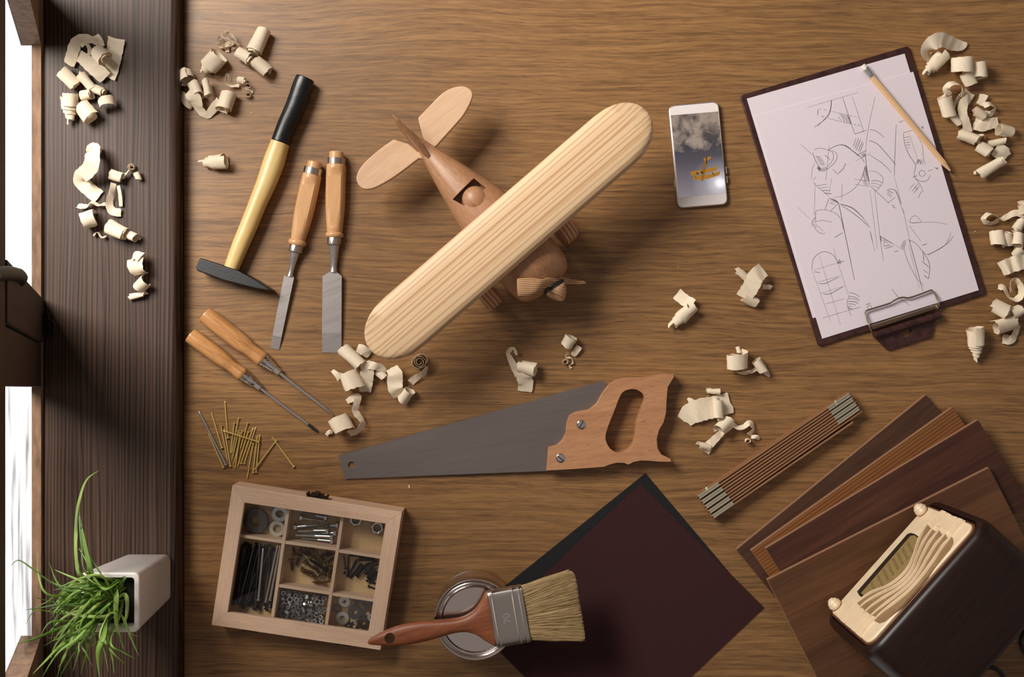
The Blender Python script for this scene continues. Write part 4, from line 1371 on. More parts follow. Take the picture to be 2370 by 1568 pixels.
# small nuts
GU = 'small nuts filling their compartment'
qn = [(650, 1363), (761, 1380), (751, 1448), (637, 1431)]
NUTM = plain('small_nut_steel', (186, 184, 184), 0.28, 0.8)
np_ = None
for k in range(96):
    lay = k // 48
    i, j = (k % 48) % 8, (k % 48) // 8
    u = (i + 0.5 + 0.5 * lay * 0.6 + rb.uniform(-0.28, 0.28)) / 8.4
    v = (j + 0.5 + 0.5 * lay * 0.6 + rb.uniform(-0.28, 0.28)) / 6.4
    p = W(*lerp2(qn, min(0.96, u), min(0.95, v)), 0.0062 + lay * 0.0036 + rb.uniform(0, 0.0012))
    e = (rb.choice((0, 0, math.pi / 2, 1.2)) + rb.gauss(0, 0.25), rb.choice((0, 0, 0, 1.3)) + rb.gauss(0, 0.25), rb.uniform(0, 6.28))
    if np_ is None:
        np_ = part('small_nut', xform(nut_vf(0.0036, 0.0019, 0.0030), Matrix.Translation(p)), NUTM, smooth=0, loc=p)
        o = np_
        rel(o, 'small steel nut in the full compartment between nails and washers', 'nut', GU)
    else:
        o = np_.copy()
        COL.objects.link(o)
        o.location = p
    s = rb.choice((0.85, 1.0, 1.0, 1.25))
    o.scale = (s, s, s)
    o.rotation_euler = e


def k3(x, y):
    return 640 + x / 7.465, 1310 + y / 7.465


GW = 'flat washers in the lower outer compartment'
for (x, y, r, hr, m, z, lb) in [(1050, 745, 78, 30, GREYW, 0.0, 'small dark grey washer nearest to the small nuts'), (1190, 625, 92, 34, PALEW, 0.0, 'pale washer lying under another pale one at the divider'), (1170, 612, 92, 34, PALEW, 0.0018, 'pale washer lying on another pale one at the divider'), (1355, 795, 122, 42, GREYW, 0.0016, 'largest grey washer in the middle of the washers'),
                                (1140, 905, 112, 44, PALEW, 0.0018, 'bright pale washer nearest the corner of the small nuts'), (1560, 640, 98, 36, GREYW, 0.0, 'grey washer in the corner next to the short nails'), (1570, 820, 104, 38, GREYW, 0.0, 'grey washer against the box side beside the largest one'), (1500, 985, 106, 36, GREYW, 0.0018, 'grey washer overlapping the row at the box side'),
                                (1340, 1045, 84, 34, GREYW, 0.0, 'dark washer half hidden at the lid frame below the largest one'), (1640, 900, 70, 26, ZINC, 0.0018, 'shiny washer half under the lid frame at the box side'), (1400, 960, 70, 26, PALEW, 0.0, 'pale washer peeping out under the grey ones'), (1395, 590, 72, 28, GREYW, 0.0, 'small grey washer between the pale pair and the corner'),
                                (1240, 1030, 56, 22, GREYW, 0.0, 'tiny washer below the bright pale one')]:
    mm = M(0.006) / 7.465
    o = part('flat_washer', washer_vf(W(*k3(x, y), ZF + z), r * mm, hr * mm, 0.0014, (rb.gauss(0, 0.03), rb.gauss(0, 0.03))), m, smooth=30)
    rel(o, lb, 'washer', GW)

# ================================================================= sandpaper, can, brush
SANDM = plain('maroon_abrasive', (53, 20, 22), 0.8, noise=0.3, nscale=1500, bump=0.7, spec=0.35)
SANDK = plain('black_abrasive', (26, 25, 26), 0.85, noise=0.4, nscale=1500, bump=0.7, spec=0.35)
s1 = part('sandpaper', prism([(1494, 1096), (1758, 1409), (1432, 1671), (1168, 1358)], 0.0001, 0.0007), SANDK, smooth=0)
tag(s1, 'black sheet of sandpaper mostly hidden under the maroon sheet', 'sandpaper')
s2 = part('sandpaper', prism([(1482, 1120), (1768, 1407), (1401, 1755), (1115, 1468)], 0.0009, 0.0015), SANDM, smooth=0)
tag(s2, 'large maroon sheet of sandpaper with a corner pointing at the saw handle', 'sandpaper')

CANM = plain('can_tinplate', (214, 204, 196), 0.17, 1.0)
zc = 0.061
cc = W(1099, 1436, zc)
cb_ = Vector((cc.x, cc.y, 0.0017))
can = thing('paint_can', 'round unlabelled metal paint can with closed lid under the brush', 'paint can', cb_)
cp = lambda l: [(r / 1000, z / 1000) for r, z in l]
part('can_body', lathe_z((cc.x, cc.y, 0.0017), cp([(46, 0), (49.5, 0), (50.2, 1.2), (49.6, 2.4), (49.2, 3.4), (49.2, 55), (49.8, 56), (50.6, 57.2), (51, 58.4), (50.6, 59.3), (49.6, 59.6), (48.6, 59.2), (48.0, 57.8), (47.4, 56.6)]), 72), CANM, can)
part('can_lid', lathe_z((cc.x, cc.y, 0.0017), cp([(47.6, 56.2), (47.2, 57.6), (46.2, 58.2), (45.2, 57.4), (44.6, 57.0), (43.8, 58.2), (42.6, 59.0), (41.4, 58.6), (40.2, 56.8), (39.2, 54.8), (38.4, 53.6), (37.4, 53.2), (35.5, 53.4), (20, 53.5), (0.5, 53.5)]), 72), CANM, can)

BRW = wood('brush_handle_wood', (154, 90, 56), (108, 58, 36), 14, broad=(4, 70), fine=(60, 500), mix=0.45, rough=0.42, spec=0.4, bump=0.05)


def kc(x, y):
    return 840 + x / 4.232, 1280 + y / 4.232


ZBR = 0.0735
br = thing('paint_brush', 'flat paint brush with reddish wooden handle resting across the can', 'paint brush', W(1110, 1430, 0.061))
pairs = [((46, 874), (50, 886), 2), ((62, 850), (72, 898), 4.2), ((110, 815), (128, 904), 5.6), ((200, 770), (225, 908), 6.8), ((370, 705), (405, 905), 7.6), ((560, 672), (595, 871), 8), ((740, 657), (770, 822), 8.2), ((880, 645), (892, 787), 8.4), ((985, 621), (1010, 775), 8.6), ((1078, 566), (1112, 804), 8.8), ((1140, 490), (1200, 864), 9),
         ((1183, 408), (1268, 903), 9.2), ((1203, 374), (1298, 918), 9.2), ((1222, 374), (1316, 916), 9.0)]


def pair_loft(prs, z, pw, seg=28, k=kc):
    rings = []
    for a, b_, hz in prs:
        a, b_ = W(*k(*a), z), W(*k(*b_), z)
        c, h = (a + b_) / 2, (b_ - a) / 2
        ring = []
        e = 2 / pw
        for i in range(seg):
            t = 2 * math.pi * i / seg
            ring.append(c + h * math.copysign(abs(math.cos(t)) ** e, math.cos(t)) + Vector((0, 0, hz / 1000 * math.copysign(abs(math.sin(t)) ** e, math.sin(t)))))
        rings.append(ring)
    return loft(rings)


def spl_pairs(prs, n):
    return [((r[0], r[1]), (r[2], r[3]), r[4]) for r in spline([(*a, *b_, hz) for a, b_, hz in prs], n)]


hd_ = part('handle', pair_loft(spl_pairs(pairs, 3), ZBR, 2.5), BRW, br)
hx, hy = kc(262, 838)
cut(hd_, turned(W(hx, hy, 0.05), W(hx, hy, 0.1), [(0, 0.0064), (1, 0.0064)], 24))
fp = []
fa, fb_, fc_, fd_ = (1216, 372), (1552, 317), (1312, 920), (1644, 862)
for t, add in ((0, 0), (0.02, 0.5), (0.09, 0.5), (0.115, 1.3), (0.14, 1.3), (0.165, 0.5), (0.68, 0.5), (0.70, 1.3), (0.73, 1.3), (0.755, 0.5), (0.87, 0.5), (0.89, 1.3), (0.92, 1.3), (0.945, 0.5), (0.985, 0.5), (1.0, 0)):
    a = (fa[0] + (fb_[0] - fa[0]) * t, fa[1] + (fb_[1] - fa[1]) * t - add * 3)
    b_ = (fc_[0] + (fd_[0] - fc_[0]) * t, fc_[1] + (fd_[1] - fc_[1]) * t + add * 3)
    fp.append((a, b_, 10.6 + add))
part('ferrule', pair_loft(fp, ZBR, 5.5, 40), FERR, br, smooth=30)
# the stamped size
fc = bpy.data.curves.new('size', 'FONT')
fc.body, fc.size, fc.extrude, fc.align_x, fc.align_y = '70', 0.0125, 0.0003, 'CENTER', 'CENTER'
fo = bpy.data.objects.new('size', fc)
COL.objects.link(fo)
dg = bpy.context.evaluated_depsgraph_get()
dg.update()
tm = bpy.data.meshes.new_from_object(fo.evaluated_get(dg))
bpy.data.objects.remove(fo)
mt = Matrix.Translation(W(1174, 1432, ZBR + 0.0111 + 0.0001)) @ Matrix.Rotation(math.radians(100), 4, 'Z')
part('size_lettering', ([mt @ v.co for v in tm.vertices], [tuple(p.vertices) for p in tm.polygons]), CHROME, br, smooth=0)
# bristles
BRI, nt, b = new_mat('bristle')
tc = N(nt, 'ShaderNodeTexCoord')
rp = N(nt, 'ShaderNodeValToRGB')
rp.color_ramp.elements[0].color = (*lin((150, 122, 80)), 1)
rp.color_ramp.elements[1].color = (*lin((220, 192, 142)), 1)
sx = N(nt, 'ShaderNodeSeparateXYZ')
nt.links.new(tc.outputs['UV'], sx.inputs[0])
nt.links.new(sx.outputs['X'], rp.inputs['Fac'])
nt.links.new(rp.outputs['Color'], b.inputs['Base Color'])
b.inputs['Roughness'].default_value = 0.5
endc = spline([(2000, 190), (2060, 205), (2092, 300), (2112, 450), (2142, 620), (2168, 790), (2168, 850)], 6)
vs, fs, uv = [], [], []
r5 = random.Random(5)
for k in range(5200):
    f = r5.random()
    g = r5.uniform(-1, 1)
    s0 = Vector((1548 + 92 * f, 322 + 536 * f))
    x = f * (len(endc) - 1)
    i = min(int(x), len(endc) - 2)
    e0 = Vector(endc[i]).lerp(Vector(endc[i + 1]), x - i)
    ln_ = r5.uniform(0.90, 1.015)
    e1 = s0.lerp(e0, ln_) + Vector((0, r5.gauss(0, 9)))
    z0 = ZBR + 0.0088 * g * min(1, 0.5 + 3 * min(f, 1 - f) * 2)
    z1_ = ZBR - 0.0035 + 0.0062 * g + r5.gauss(0, 0.0006)
    mid = s0.lerp(e1, 0.5) + Vector((0, r5.gauss(0, 6)))
    pts = [W(*kc(*s0), z0), W(*kc(*mid), (z0 + z1_) / 2 + 0.0012), W(*kc(*e1), z1_)]
    c = r5.random()
    w_ = r5.uniform(0.00012, 0.0002)
    b0 = len(vs)
    for q, p in enumerate(pts):
        ww = w_ * (1, 0.95, 0.45)[q]
        vs += [p + Vector((0, ww, -ww * 0.4)), p + Vector((0, -ww, -ww * 0.4)), p + Vector((0, 0, ww))]
        uv += [(c, 0)] * 3
    for q in range(2):
        o_ = b0 + 3 * q
        for i in range(3):
            j = (i + 1) % 3
            fs.append((o_ + i, o_ + j, o_ + 3 + j, o_ + 3 + i))
part('bristles', (vs, fs), BRI, br, smooth=60, uvs=uv)
core = [((1546, 330), (1636, 850), 8.4), ((1800, 265), (1900, 845), 6), ((1985, 235), (2090, 835), 3.5)]
cz = pair_loft(core, ZBR - 0.0015, 3)
part('bristle_core', cz, plain('bristle_inner', (112, 88, 54), 0.8), br)
# ================================================================= folding rule
RULEW = wood('rule_wood', (152, 110, 76), (118, 80, 54), 33.9, broad=(3, 60), fine=(30, 400), mix=0.45, rough=0.5, bump=0.05, vary=0.4)
HINGE = plain('rule_hinge', (204, 196, 174), 0.3, 0.75)
fr = thing('folding_ruler', 'folded wooden rule of ten slats with metal spring hinges', 'ruler', W(1800, 1055))
zr = 0.0155
for k in range(10):
    a, b_ = Vector((1611 + 4.1 * k, 1149 + 5.6 * k)), Vector((1966 + 3.5 * k, 907.5 + 5.3 * k))
    if k == 9:
        b_ = Vector((1975, 974))
    d = (b_ - a).normalized()
    n = Vector((-d.y, d.x))
    if k % 2:
        a, b_ = a + d * 2, b_ - d * 2
    a, b_ = a + n * 0.8, b_ + n * 0.8
    part('slat', prism([tuple(a), tuple(b_), tuple(b_ + n * 4.3), tuple(a + n * 4.3)], 0.0002, zr), RULEW, fr, smooth=0, bevel=0.0004)
for end in (0, 1):
    for k in ((0.9, 2.9, 4.9, 6.9, 8.9) if end == 0 else (0.9, 2.9, 4.9, 6.9)):
        a, b_ = Vector((1611 + 4.1 * k, 1149 + 5.6 * k)), Vector((1966 + 3.5 * k, 907.5 + 5.3 * k))
        d = (b_ - a).normalized()
        n = Vector((-d.y, d.x))
        p, q = (a + d * 4, a + d * 60) if end == 0 else (b_ - d * 62, b_ - d * 3)
        ring = []
        for pt_ in (p, q):
            ring.append([W(*(pt_ + n * o_), zr + h_) for o_, h_ in ((-5.4, -0.004), (-5.4, 0.0006), (-4.4, 0.0016), (-1.6, 0.0016), (-0.9, 0.0004), (0.9, 0.0004), (1.6, 0.0016), (4.4, 0.0016), (5.4, 0.0006), (5.4, -0.004))])
        part('hinge', loft(ring), HINGE, fr, smooth=30)
for x, y in ((1637, 1132.5), (1936, 931.5)):
    part('rivet', lathe_z(W(x, y, zr), [(0.0026, -0.001), (0.0026, 0.0004), (0.0015, 0.0010), (0.0003, 0.0012)], 16), HINGE, fr)

# ================================================================= wood boards
CORE = plain('board_core', (142, 104, 76), 0.7, noise=0.1, nscale=300)


def board(label, p, q, depth, z0, z1, light, dark, dd=None, skew=0.0, **kw):
    a = math.degrees(math.atan2(-(q[1] - p[1]), q[0] - p[0]))
    p, q = Vector(p), Vector(q)
    d = (q - p).normalized()
    n = Vector((-d.y, d.x))
    args = dict(broad=(3, 70), fine=(20, 420), mix=0.45, rough=0.5, bump=0.08, spec=0.35)
    args.update(kw)
    m = wood('board_' + label.split()[0], light, dark, a, **args)
    n = (n + d * skew).normalized()
    vf = prism([tuple(p), tuple(q), tuple(q + n * depth), tuple(p + n * depth)], z0, z1)
    o = part('wood_board', vf, [m, CORE], smooth=0, fmat=[0, 1, 1, 1, 1, 1], bevel=0.0008)
    return tag(o, label, 'board', 'wood boards fanned out under the radio')


board('dark brown board at the bottom of the fan, closest to the folded rule', (1703.5, 1273), (2143, 914), 190, 0.0, 0.008, (88, 58, 40), (58, 36, 25))
board('orange brown striped board second from the bottom of the fan', (1738, 1275), (2205, 943), 190, 0.0081, 0.0161, (134, 86, 44), (98, 58, 28), rings=230, ring_mix=0.4, ring_warp=(1.0, 12, 0.006))
board('reddish brown board with dark plank pattern, third from the bottom of the fan', (1772, 1270), (2264, 972), 230, 0.0162, 0.0242, (92, 54, 38), (58, 32, 24), planks=(0.10, 0.012, 0.72, 1.05))
board('wide mid brown board on top of the fan, carrying the radio', (1776, 1343), (2290, 1082.5), 300, 0.0243, 0.0323, (116, 76, 48), (86, 54, 33), planks=(0.074, 0.02, 0.62, 1.12))

# ================================================================= radio
def Rd(a, b, z):
    return Vector((a * 0.666 + b * 0.746, a * 0.746 - b * 0.666, z))


BAKE = wood('radio_walnut', (44, 23, 17), (24, 13, 11), 48, broad=(3, 40), fine=(20, 200), mix=0.4, rough=0.36, spec=0.3, bump=0.03)
CREAM = plain('radio_cream', (226, 202, 168), 0.34, spec=0.5, noise=0.06, nscale=60)
TANC = plain('grille_tan', (140, 110, 76), 0.6, noise=0.12, nscale=150)
DIAL = plain('dial_tan', (146, 122, 78), 0.35, noise=0.06, nscale=100)
INK = plain('dial_ink', (44, 36, 24), 0.5)
RIMB = plain('radio_inner_rim', (96, 58, 34), 0.35)
ra = thing('radio', 'old table radio with dark rounded case and cream grille', 'radio', Rd(0.1, 0.585, 0.0323))
B0 = 0.5332


def rrect(a0, a1, z0, z1, rb_, rt, n=6):
    out = []
    for (ca, cz, r, s) in ((a1 - rb_, z0 + rb_, rb_, -90), (a1 - rt, z1 - rt, rt, 0), (a0 + rt, z1 - rt, rt, 90), (a0 + rb_, z0 + rb_, rb_, 180)):
        for k in range(n + 1):
            t = math.radians(s + 90 * k / n)
            out.append((ca + r * math.cos(t), cz + r * math.sin(t)))
    return out


rings = []
for b_, i in ((B0 + 0.004, 0.011), (B0 + 0.0005, 0.0095), (B0 + 0.0002, 0.0075), (B0 + 0.002, 0.004), (B0 + 0.006, 0.0015), (B0 + 0.012, 0.0), (0.632, 0.0), (0.640, 0.0012), (0.645, 0.004), (0.647, 0.010)):
    rings.append([Rd(a, b_, z) for a, z in rrect(-0.004 + i, 0.206 - i, 0.0325 + i, 0.1985 - i, 0.022 - i * 0.7, 0.026 - i * 0.7)])
part('case', loft(rings), BAKE, ra, smooth=50)


def fpt(x, y, b=B0 - 0.003):
    px, py = 1880 + x / 3.5, 1120 + y / 3.5
    hz = b * F / (0.746 * px + 0.666 * py - 1406.1)
    return (0.666 * px - 0.746 * py - 204.3) * hz / F, H - hz


def face_prism(poly, b0, b1, name, m, crop=True, **k):
    """outline on the radio's front, b0 (front) to b1 (back)"""
    pts = [fpt(*p) for p in poly] if crop else poly
    n = len(pts)
    vs = [Rd(a, b0, z) for a, z in pts] + [Rd(a, b1, z) for a, z in pts]
    fs = [tuple(range(n)), tuple(reversed(range(n, 2 * n)))] + [(i, (i + 1) % n, (i + 1) % n + n, i + n) for i in range(n)]
    return part(name, (vs, fs), m, ra, **k)


face_prism(rrect(0.0082, 0.1928, 0.0445, 0.1872, 0.007, 0.014), B0 - 0.0006, B0 + 0.004, 'inner_rim', RIMB, False, bevel=0.001)
face_prism(rrect(0.0105, 0.1905, 0.0470, 0.1848, 0.006, 0.012), B0 - 0.0032, B0 + 0.003, 'front_plate', CREAM, False, bevel=0.0022, seg=3)
bf = B0 - 0.0034
def q6(l):
    return [(((1900 + x / 2.421) - 1880) * 3.5, ((1140 + y / 2.421) - 1120) * 3.5) for x, y in l]


lines = [q6(l) for l in (
    [(113, 722), (160, 665), (220, 610), (290, 565), (380, 530), (450, 480), (500, 420), (530, 350), (555, 270), (590, 195), (640, 135), (686, 104)],
    [(140, 745), (185, 690), (240, 630), (320, 582), (408, 540), (472, 492), (520, 430), (548, 358), (580, 283), (625, 212), (670, 160), (716, 119)],
    [(170, 769), (215, 715), (270, 655), (350, 600), (430, 552), (490, 503), (540, 438), (572, 366), (612, 288), (665, 215), (705, 170), (744, 136)],
    [(197, 793), (245, 735), (300, 680), (380, 620), (455, 563), (515, 509), (562, 446), (602, 374), (650, 297), (700, 235), (740, 185), (778, 147)],
    [(222, 816), (275, 750), (330, 690), (400, 637), (475, 577), (535, 518), (587, 454), (640, 380), (690, 304), (735, 250), (770, 205), (810, 161)])]
l1 = q6([(204, 626), (220, 610), (290, 565), (380, 530), (450, 480), (500, 420), (530, 350), (555, 270), (590, 195), (600, 182)])
mouth = spline(l1, 4) + q6([(612, 200), (626, 208), (640, 222), (664, 214), (678, 238), (700, 233), (708, 258), (735, 250), (742, 268), (743, 290), (725, 322), (600, 474), (480, 614), (400, 694), (362, 726), (330, 737), (302, 724), (295, 706), (275, 702), (268, 688), (248, 678), (240, 662), (224, 656), (210, 645)])
face_prism(mouth, bf - 0.0004, bf + 0.002, 'grille_cloth', TANC, smooth=0)
dial = [(365, 878), (385, 912), (420, 932), (500, 884), (632, 832), (762, 722), (832, 600), (868, 436), (835, 412), (800, 402), (772, 412)]
face_prism(dial, bf - 0.0003, bf + 0.002, 'dial_bezel', plain('dial_dark', (40, 34, 26), 0.3), smooth=0)
d2 = [(400, 890), (428, 920), (500, 884), (632, 832), (762, 722), (832, 600), (864, 446), (830, 424), (800, 428)]
dl = face_prism(d2, bf - 0.0006, bf + 0.001, 'dial', DIAL, smooth=0)
def inside(poly, p):
    c = False
    for i in range(len(poly)):
        (x0, y0), (x1, y1) = poly[i - 1], poly[i]
        if (y0 > p.y) != (y1 > p.y) and p.x < (x1 - x0) * (p.y - y0) / (y1 - y0) + x0:
            c = not c
    return c


# rows of tiny printed marks on the dial
vfs = []
r8 = random.Random(8)
ax_ = Vector((440 - 830, 905 - 440)).normalized()
pr_ = Vector((-ax_.y, ax_.x))
cols = [(495, 835), (548, 775), (592, 728), (632, 684), (672, 640), (708, 598), (748, 556), (792, 510)]
for ci, c in enumerate(cols):
    for r in range(9):
        for s in range(3):
            p = Vector(c) + Vector((0.45, 0.89)) * (r - (2 if ci in (0, 7) else 3.2)) * 13 + ax_ * (s - 1) * 9
            if not all(inside(d2, p + Vector(o)) for o in ((9, 0), (-9, 0), (0, 9), (0, -9))):
                continue
            w, h = r8.uniform(5, 8), r8.uniform(3.0, 4.2)
            q = [p - ax_ * w / 2, p + ax_ * w / 2, p + ax_ * w / 2 + Vector((0.45, 0.89)) * h, p - ax_ * w / 2 + Vector((0.45, 0.89)) * h]
            vfs.append(([Rd(a, bf - 0.00075, z) for a, z in [fpt(*v) for v in q]], [(0, 1, 2, 3)]))
part('dial_print_marking', merge(*vfs), INK, ra, smooth=0)


def strip_on_face(pts, w, b0, name, m, hh=0.0022, n=5, endw=1.0):
    pts = spline(pts, n)
    rings = []
    k = len(pts)
    for i, p in enumerate(pts):
        a, c = Vector(pts[max(i - 1, 0)]), Vector(pts[min(i + 1, k - 1)])
        d = (c - a).normalized()
        f = endw + (1 - endw) * min(1, max(0, min(i, k - 1 - i) / (k - 1) * 7 - 0.9))
        nn = Vector((-d.y, d.x)) * w * f
        ring = []
        for g, dz in ((1, 0), (0.55, hh * f), (-0.55, hh * f), (-1, 0)):
            q = fpt(p[0] + nn.x * g, p[1] + nn.y * g)
            ring.append(Rd(q[0], b0 - dz, q[1]))
        rings.append(ring)
    return part(name, loft(rings), m, ra, smooth=50)


for l in lines:
    strip_on_face(l, 5.0, bf + 0.0002, 'grille_fin', CREAM, 0.0032, endw=0.45)
# raised cream tabs between the fins at either end
for i in range(4):
    for (u0, u1) in ((0, 1.75), (9.35, 11)):
        A_, B_ = lines[i], lines[i + 1]

        def at(l, u):
            k = min(int(u), len(l) - 2)
            return Vector(l[k]).lerp(Vector(l[k + 1]), u - k)
        us_ = [u0 + (u1 - u0) * t / 4 for t in range(5)]
        e0 = [at(A_, u).lerp(at(B_, u), 0.17) for u in us_]
        e1 = [at(A_, u).lerp(at(B_, u), 0.80) for u in us_]
        poly = [tuple(v) for v in e0 + e1[::-1]]
        face_prism(round_poly(poly, 5, 2), bf - 0.0014, bf + 0.001, 'grille_tab', CREAM, bevel=0.0005)
for c, lb in (((170, 968), None), ((866, 203), None)):
    a, z = fpt(*c, b=B0 - 0.010)
    kn = part('knob', turned(Rd(a, B0 - 0.002, z), Rd(a, B0 - 0.0165, z), [(0, 0.0060), (0.2, 0.0060), (0.22, 0.0082), (0.45, 0.0084), (0.52, 0.0074), (0.55, 0.0078), (0.66, 0.0066), (0.7, 0.0070), (0.8, 0.0054), (0.86, 0.0044), (0.92, 0.0040), (1, 0.0006)], 28), CREAM, ra)
cord = [(2215, 1580, 3), (2250, 1558, 3), (2281, 1547, 3), (2302, 1548, 3), (2318, 1560, 3), (2332, 1582, 3), (2375, 1600, 3), (2396, 1560, 3), (2378, 1520, 3), (2364, 1488, 3), (2376, 1456, 3)]
part('power_cord', tube([W(x, y, z / 1000) for x, y, z in spline(cord, 5)], 0.0026, 8), plain('cord_black', (12, 11, 11), 0.45), ra)

# ================================================================= potted grass
pot = thing('potted_plant', 'small square white pot of green grass on the window sill', 'potted plant', (-0.4655, -0.3055, ZS))
POTM = plain('white_ceramic', (244, 236, 230), 0.22, spec=0.5, coat=0.3)


def sq(c, s, z, r, n=5):
    out = []
    for (sx, sy, st) in ((1, -1, -90), (1, 1, 0), (-1, 1, 90), (-1, -1, 180)):
        for k in range(n + 1):
            t = math.radians(st + 90 * k / n)
            out.append(Vector((c[0] + sx * (s / 2 - r) + r * math.cos(t), c[1] + sy * (s / 2 - r) + r * math.sin(t), z)))
    return out


PC = (-0.4655, -0.3055)
rings = [sq(PC, 0.052, ZS + 0.0002, 0.006), sq(PC, 0.057, ZS + 0.001, 0.0075), sq(PC, 0.060, ZS + 0.004, 0.008), sq(PC, 0.0690, ZS + 0.1235, 0.007), sq(PC, 0.0692, ZS + 0.1262, 0.0068), sq(PC, 0.0680, ZS + 0.1275, 0.0062), sq(PC, 0.0655, ZS + 0.128, 0.005),
         sq(PC, 0.0585, ZS + 0.128, 0.004), sq(PC, 0.0568, ZS + 0.1268, 0.0035), sq(PC, 0.0560, ZS + 0.100, 0.0035)]
part('pot', loft(rings), POTM, pot, smooth=50)
part('soil', loft([sq(PC, 0.0555, ZS + 0.104, 0.003), sq(PC, 0.0555, ZS + 0.112, 0.003)]), SOIL, pot, smooth=0)
GRASS, nt, b = new_mat('grass_blade')
L = nt.links.new
tc = N(nt, 'ShaderNodeTexCoord')
sx = N(nt, 'ShaderNodeSeparateXYZ')
L(tc.outputs['UV'], sx.inputs[0])
rp = N(nt, 'ShaderNodeValToRGB')
e = rp.color_ramp.elements
e[0].color, e[1].color = (*lin((84, 128, 48)), 1), (*lin((210, 224, 140)), 1)
el = e.new(0.5)
el.color = (*lin((144, 182, 76)), 1)
wv = N(nt, 'ShaderNodeTexWave')
wv.inputs['Scale'].default_value = 3.0
q = N(nt, 'ShaderNodeCombineXYZ')
L(sx.outputs['Y'], q.inputs[0])
L(q.outputs[0], wv.inputs['Vector'])
ma = N(nt, 'ShaderNodeMath', operation='MULTIPLY_ADD')
ma.inputs[1].default_value = 0.16
L(wv.outputs['Fac'], ma.inputs[0])
L(sx.outputs['X'], ma.inputs[2])
L(ma.outputs[0], rp.inputs['Fac'])
L(rp.outputs['Color'], b.inputs['Base Color'])
b.inputs['Roughness'].default_value = 0.4
tl = N(nt, 'ShaderNodeBsdfTranslucent')
L(rp.outputs['Color'], tl.inputs['Color'])
ms = N(nt, 'ShaderNodeMixShader')
ms.inputs[0].default_value = 0.45
L(b.outputs[0], ms.inputs[1])
L(tl.outputs[0], ms.inputs[2])
L(ms.outputs[0], nt.nodes['Material Output'].inputs['Surface'])


def kp(x, y):
    return x / 2.969, 1040 + y / 2.969


lv = [([(560, 880), (523, 740), (522, 560), (535, 400), (590, 220), (685, 145)], 36), ([(600, 860), (560, 660), (545, 480), (548, 385)], 30), ([(635, 850), (590, 700), (560, 540), (545, 420)], 46), ([(570, 870), (528, 780), (519, 660), (524, 560)], 34), ([(700, 870), (650, 790), (612, 730)], 18), ([(640, 870), (600, 780), (540, 680)], 16),
      ([(600, 920), (480, 875), (375, 830)], 17), ([(640, 960), (430, 960), (335, 775)], 20), ([(560, 1000), (330, 1000), (262, 860), (258, 710)], 18), ([(540, 960), (380, 930), (240, 835), (130, 765), (75, 805)], 18), ([(600, 1060), (400, 1060), (230, 1015)], 16), ([(620, 1080), (420, 1070), (290, 1090), (170, 1106)], 20),
      ([(560, 1130), (360, 1120), (240, 1110), (178, 1205)], 12), ([(620, 1150), (420, 1230), (250, 1300), (115, 1340)], 28), ([(560, 1160), (350, 1190), (275, 1300)], 20), ([(600, 1230), (460, 1270), (300, 1355)], 16), ([(580, 1250), (420, 1350), (300, 1470), (205, 1568)], 26), ([(560, 1270), (400, 1400), (290, 1568)], 22),
      ([(640, 1230), (500, 1330), (430, 1450), (390, 1575)], 42), ([(600, 1280), (500, 1420), (405, 1575)], 20), ([(560, 1300), (540, 1400), (500, 1530)], 16), ([(620, 1300), (590, 1420), (550, 1555)], 20), ([(450, 1290), (540, 1400), (632, 1455)], 16), ([(560, 1300), (600, 1420), (640, 1503)], 14), ([(720, 1250), (672, 1400), (690, 1610)], 46),
      ([(700, 1230), (760, 1380), (868, 1485)], 20), ([(690, 1250), (720, 1400), (745, 1535)], 14), ([(740, 1300), (770, 1430), (785, 1545)], 14), ([(760, 1330), (850, 1400), (935, 1445)], 14), ([(840, 1150), (900, 1300), (957, 1428)], 30), ([(830, 1140), (890, 1260), (957, 1290)], 14), ([(800, 1000), (800, 1200), (860, 1400)], 42),
      ([(860, 1000), (870, 1150), (835, 1230)], 30), ([(740, 1240), (710, 1330), (700, 1500)], 14), ([(540, 1190), (570, 1280), (595, 1360)], 20), ([(640, 1200), (650, 1290), (665, 1380)], 14), ([(440, 1100), (400, 1150), (368, 1210)], 10), ([(455, 945), (540, 1080), (630, 1215)], 32), ([(620, 900), (640, 1000), (730, 1050)], 24),
      ([(640, 880), (720, 965), (835, 900)], 22), ([(590, 850), (650, 925), (790, 962)], 20), ([(820, 900), (700, 990), (560, 1020)], 20), ([(860, 890), (760, 1000), (640, 1060), (500, 1130)], 22), ([(780, 1120), (750, 1110), (738, 1010)], 14), ([(760, 1130), (600, 1150), (480, 1130), (380, 1100)], 22), ([(760, 1130), (640, 1190), (520, 1180)], 16),
      ([(415, 1040), (490, 930), (590, 885)], 30), ([(430, 1040), (440, 1110), (460, 1160)], 14), ([(420, 1010), (330, 1050), (236, 1090)], 16), ([(560, 1200), (470, 1260), (380, 1350), (350, 1440)], 20), ([(640, 1180), (560, 1260), (460, 1290), (330, 1300)], 16), ([(500, 1300), (440, 1440), (400, 1500)], 14)]
rp_ = random.Random(21)
for k in range(60):
    bx_, by_ = rp_.uniform(660, 870), rp_.uniform(890, 1130)
    tx, ty = rp_.uniform(330, 640), rp_.uniform(930, 1420)
    mx_, my_ = (bx_ + tx) / 2 + rp_.gauss(0, 50), (by_ + ty) / 2 - rp_.uniform(0, 90)
    lv.append(([(mx_, my_), (tx, ty)], rp_.uniform(14, 26)))
vs, fs, uv = [], [], []
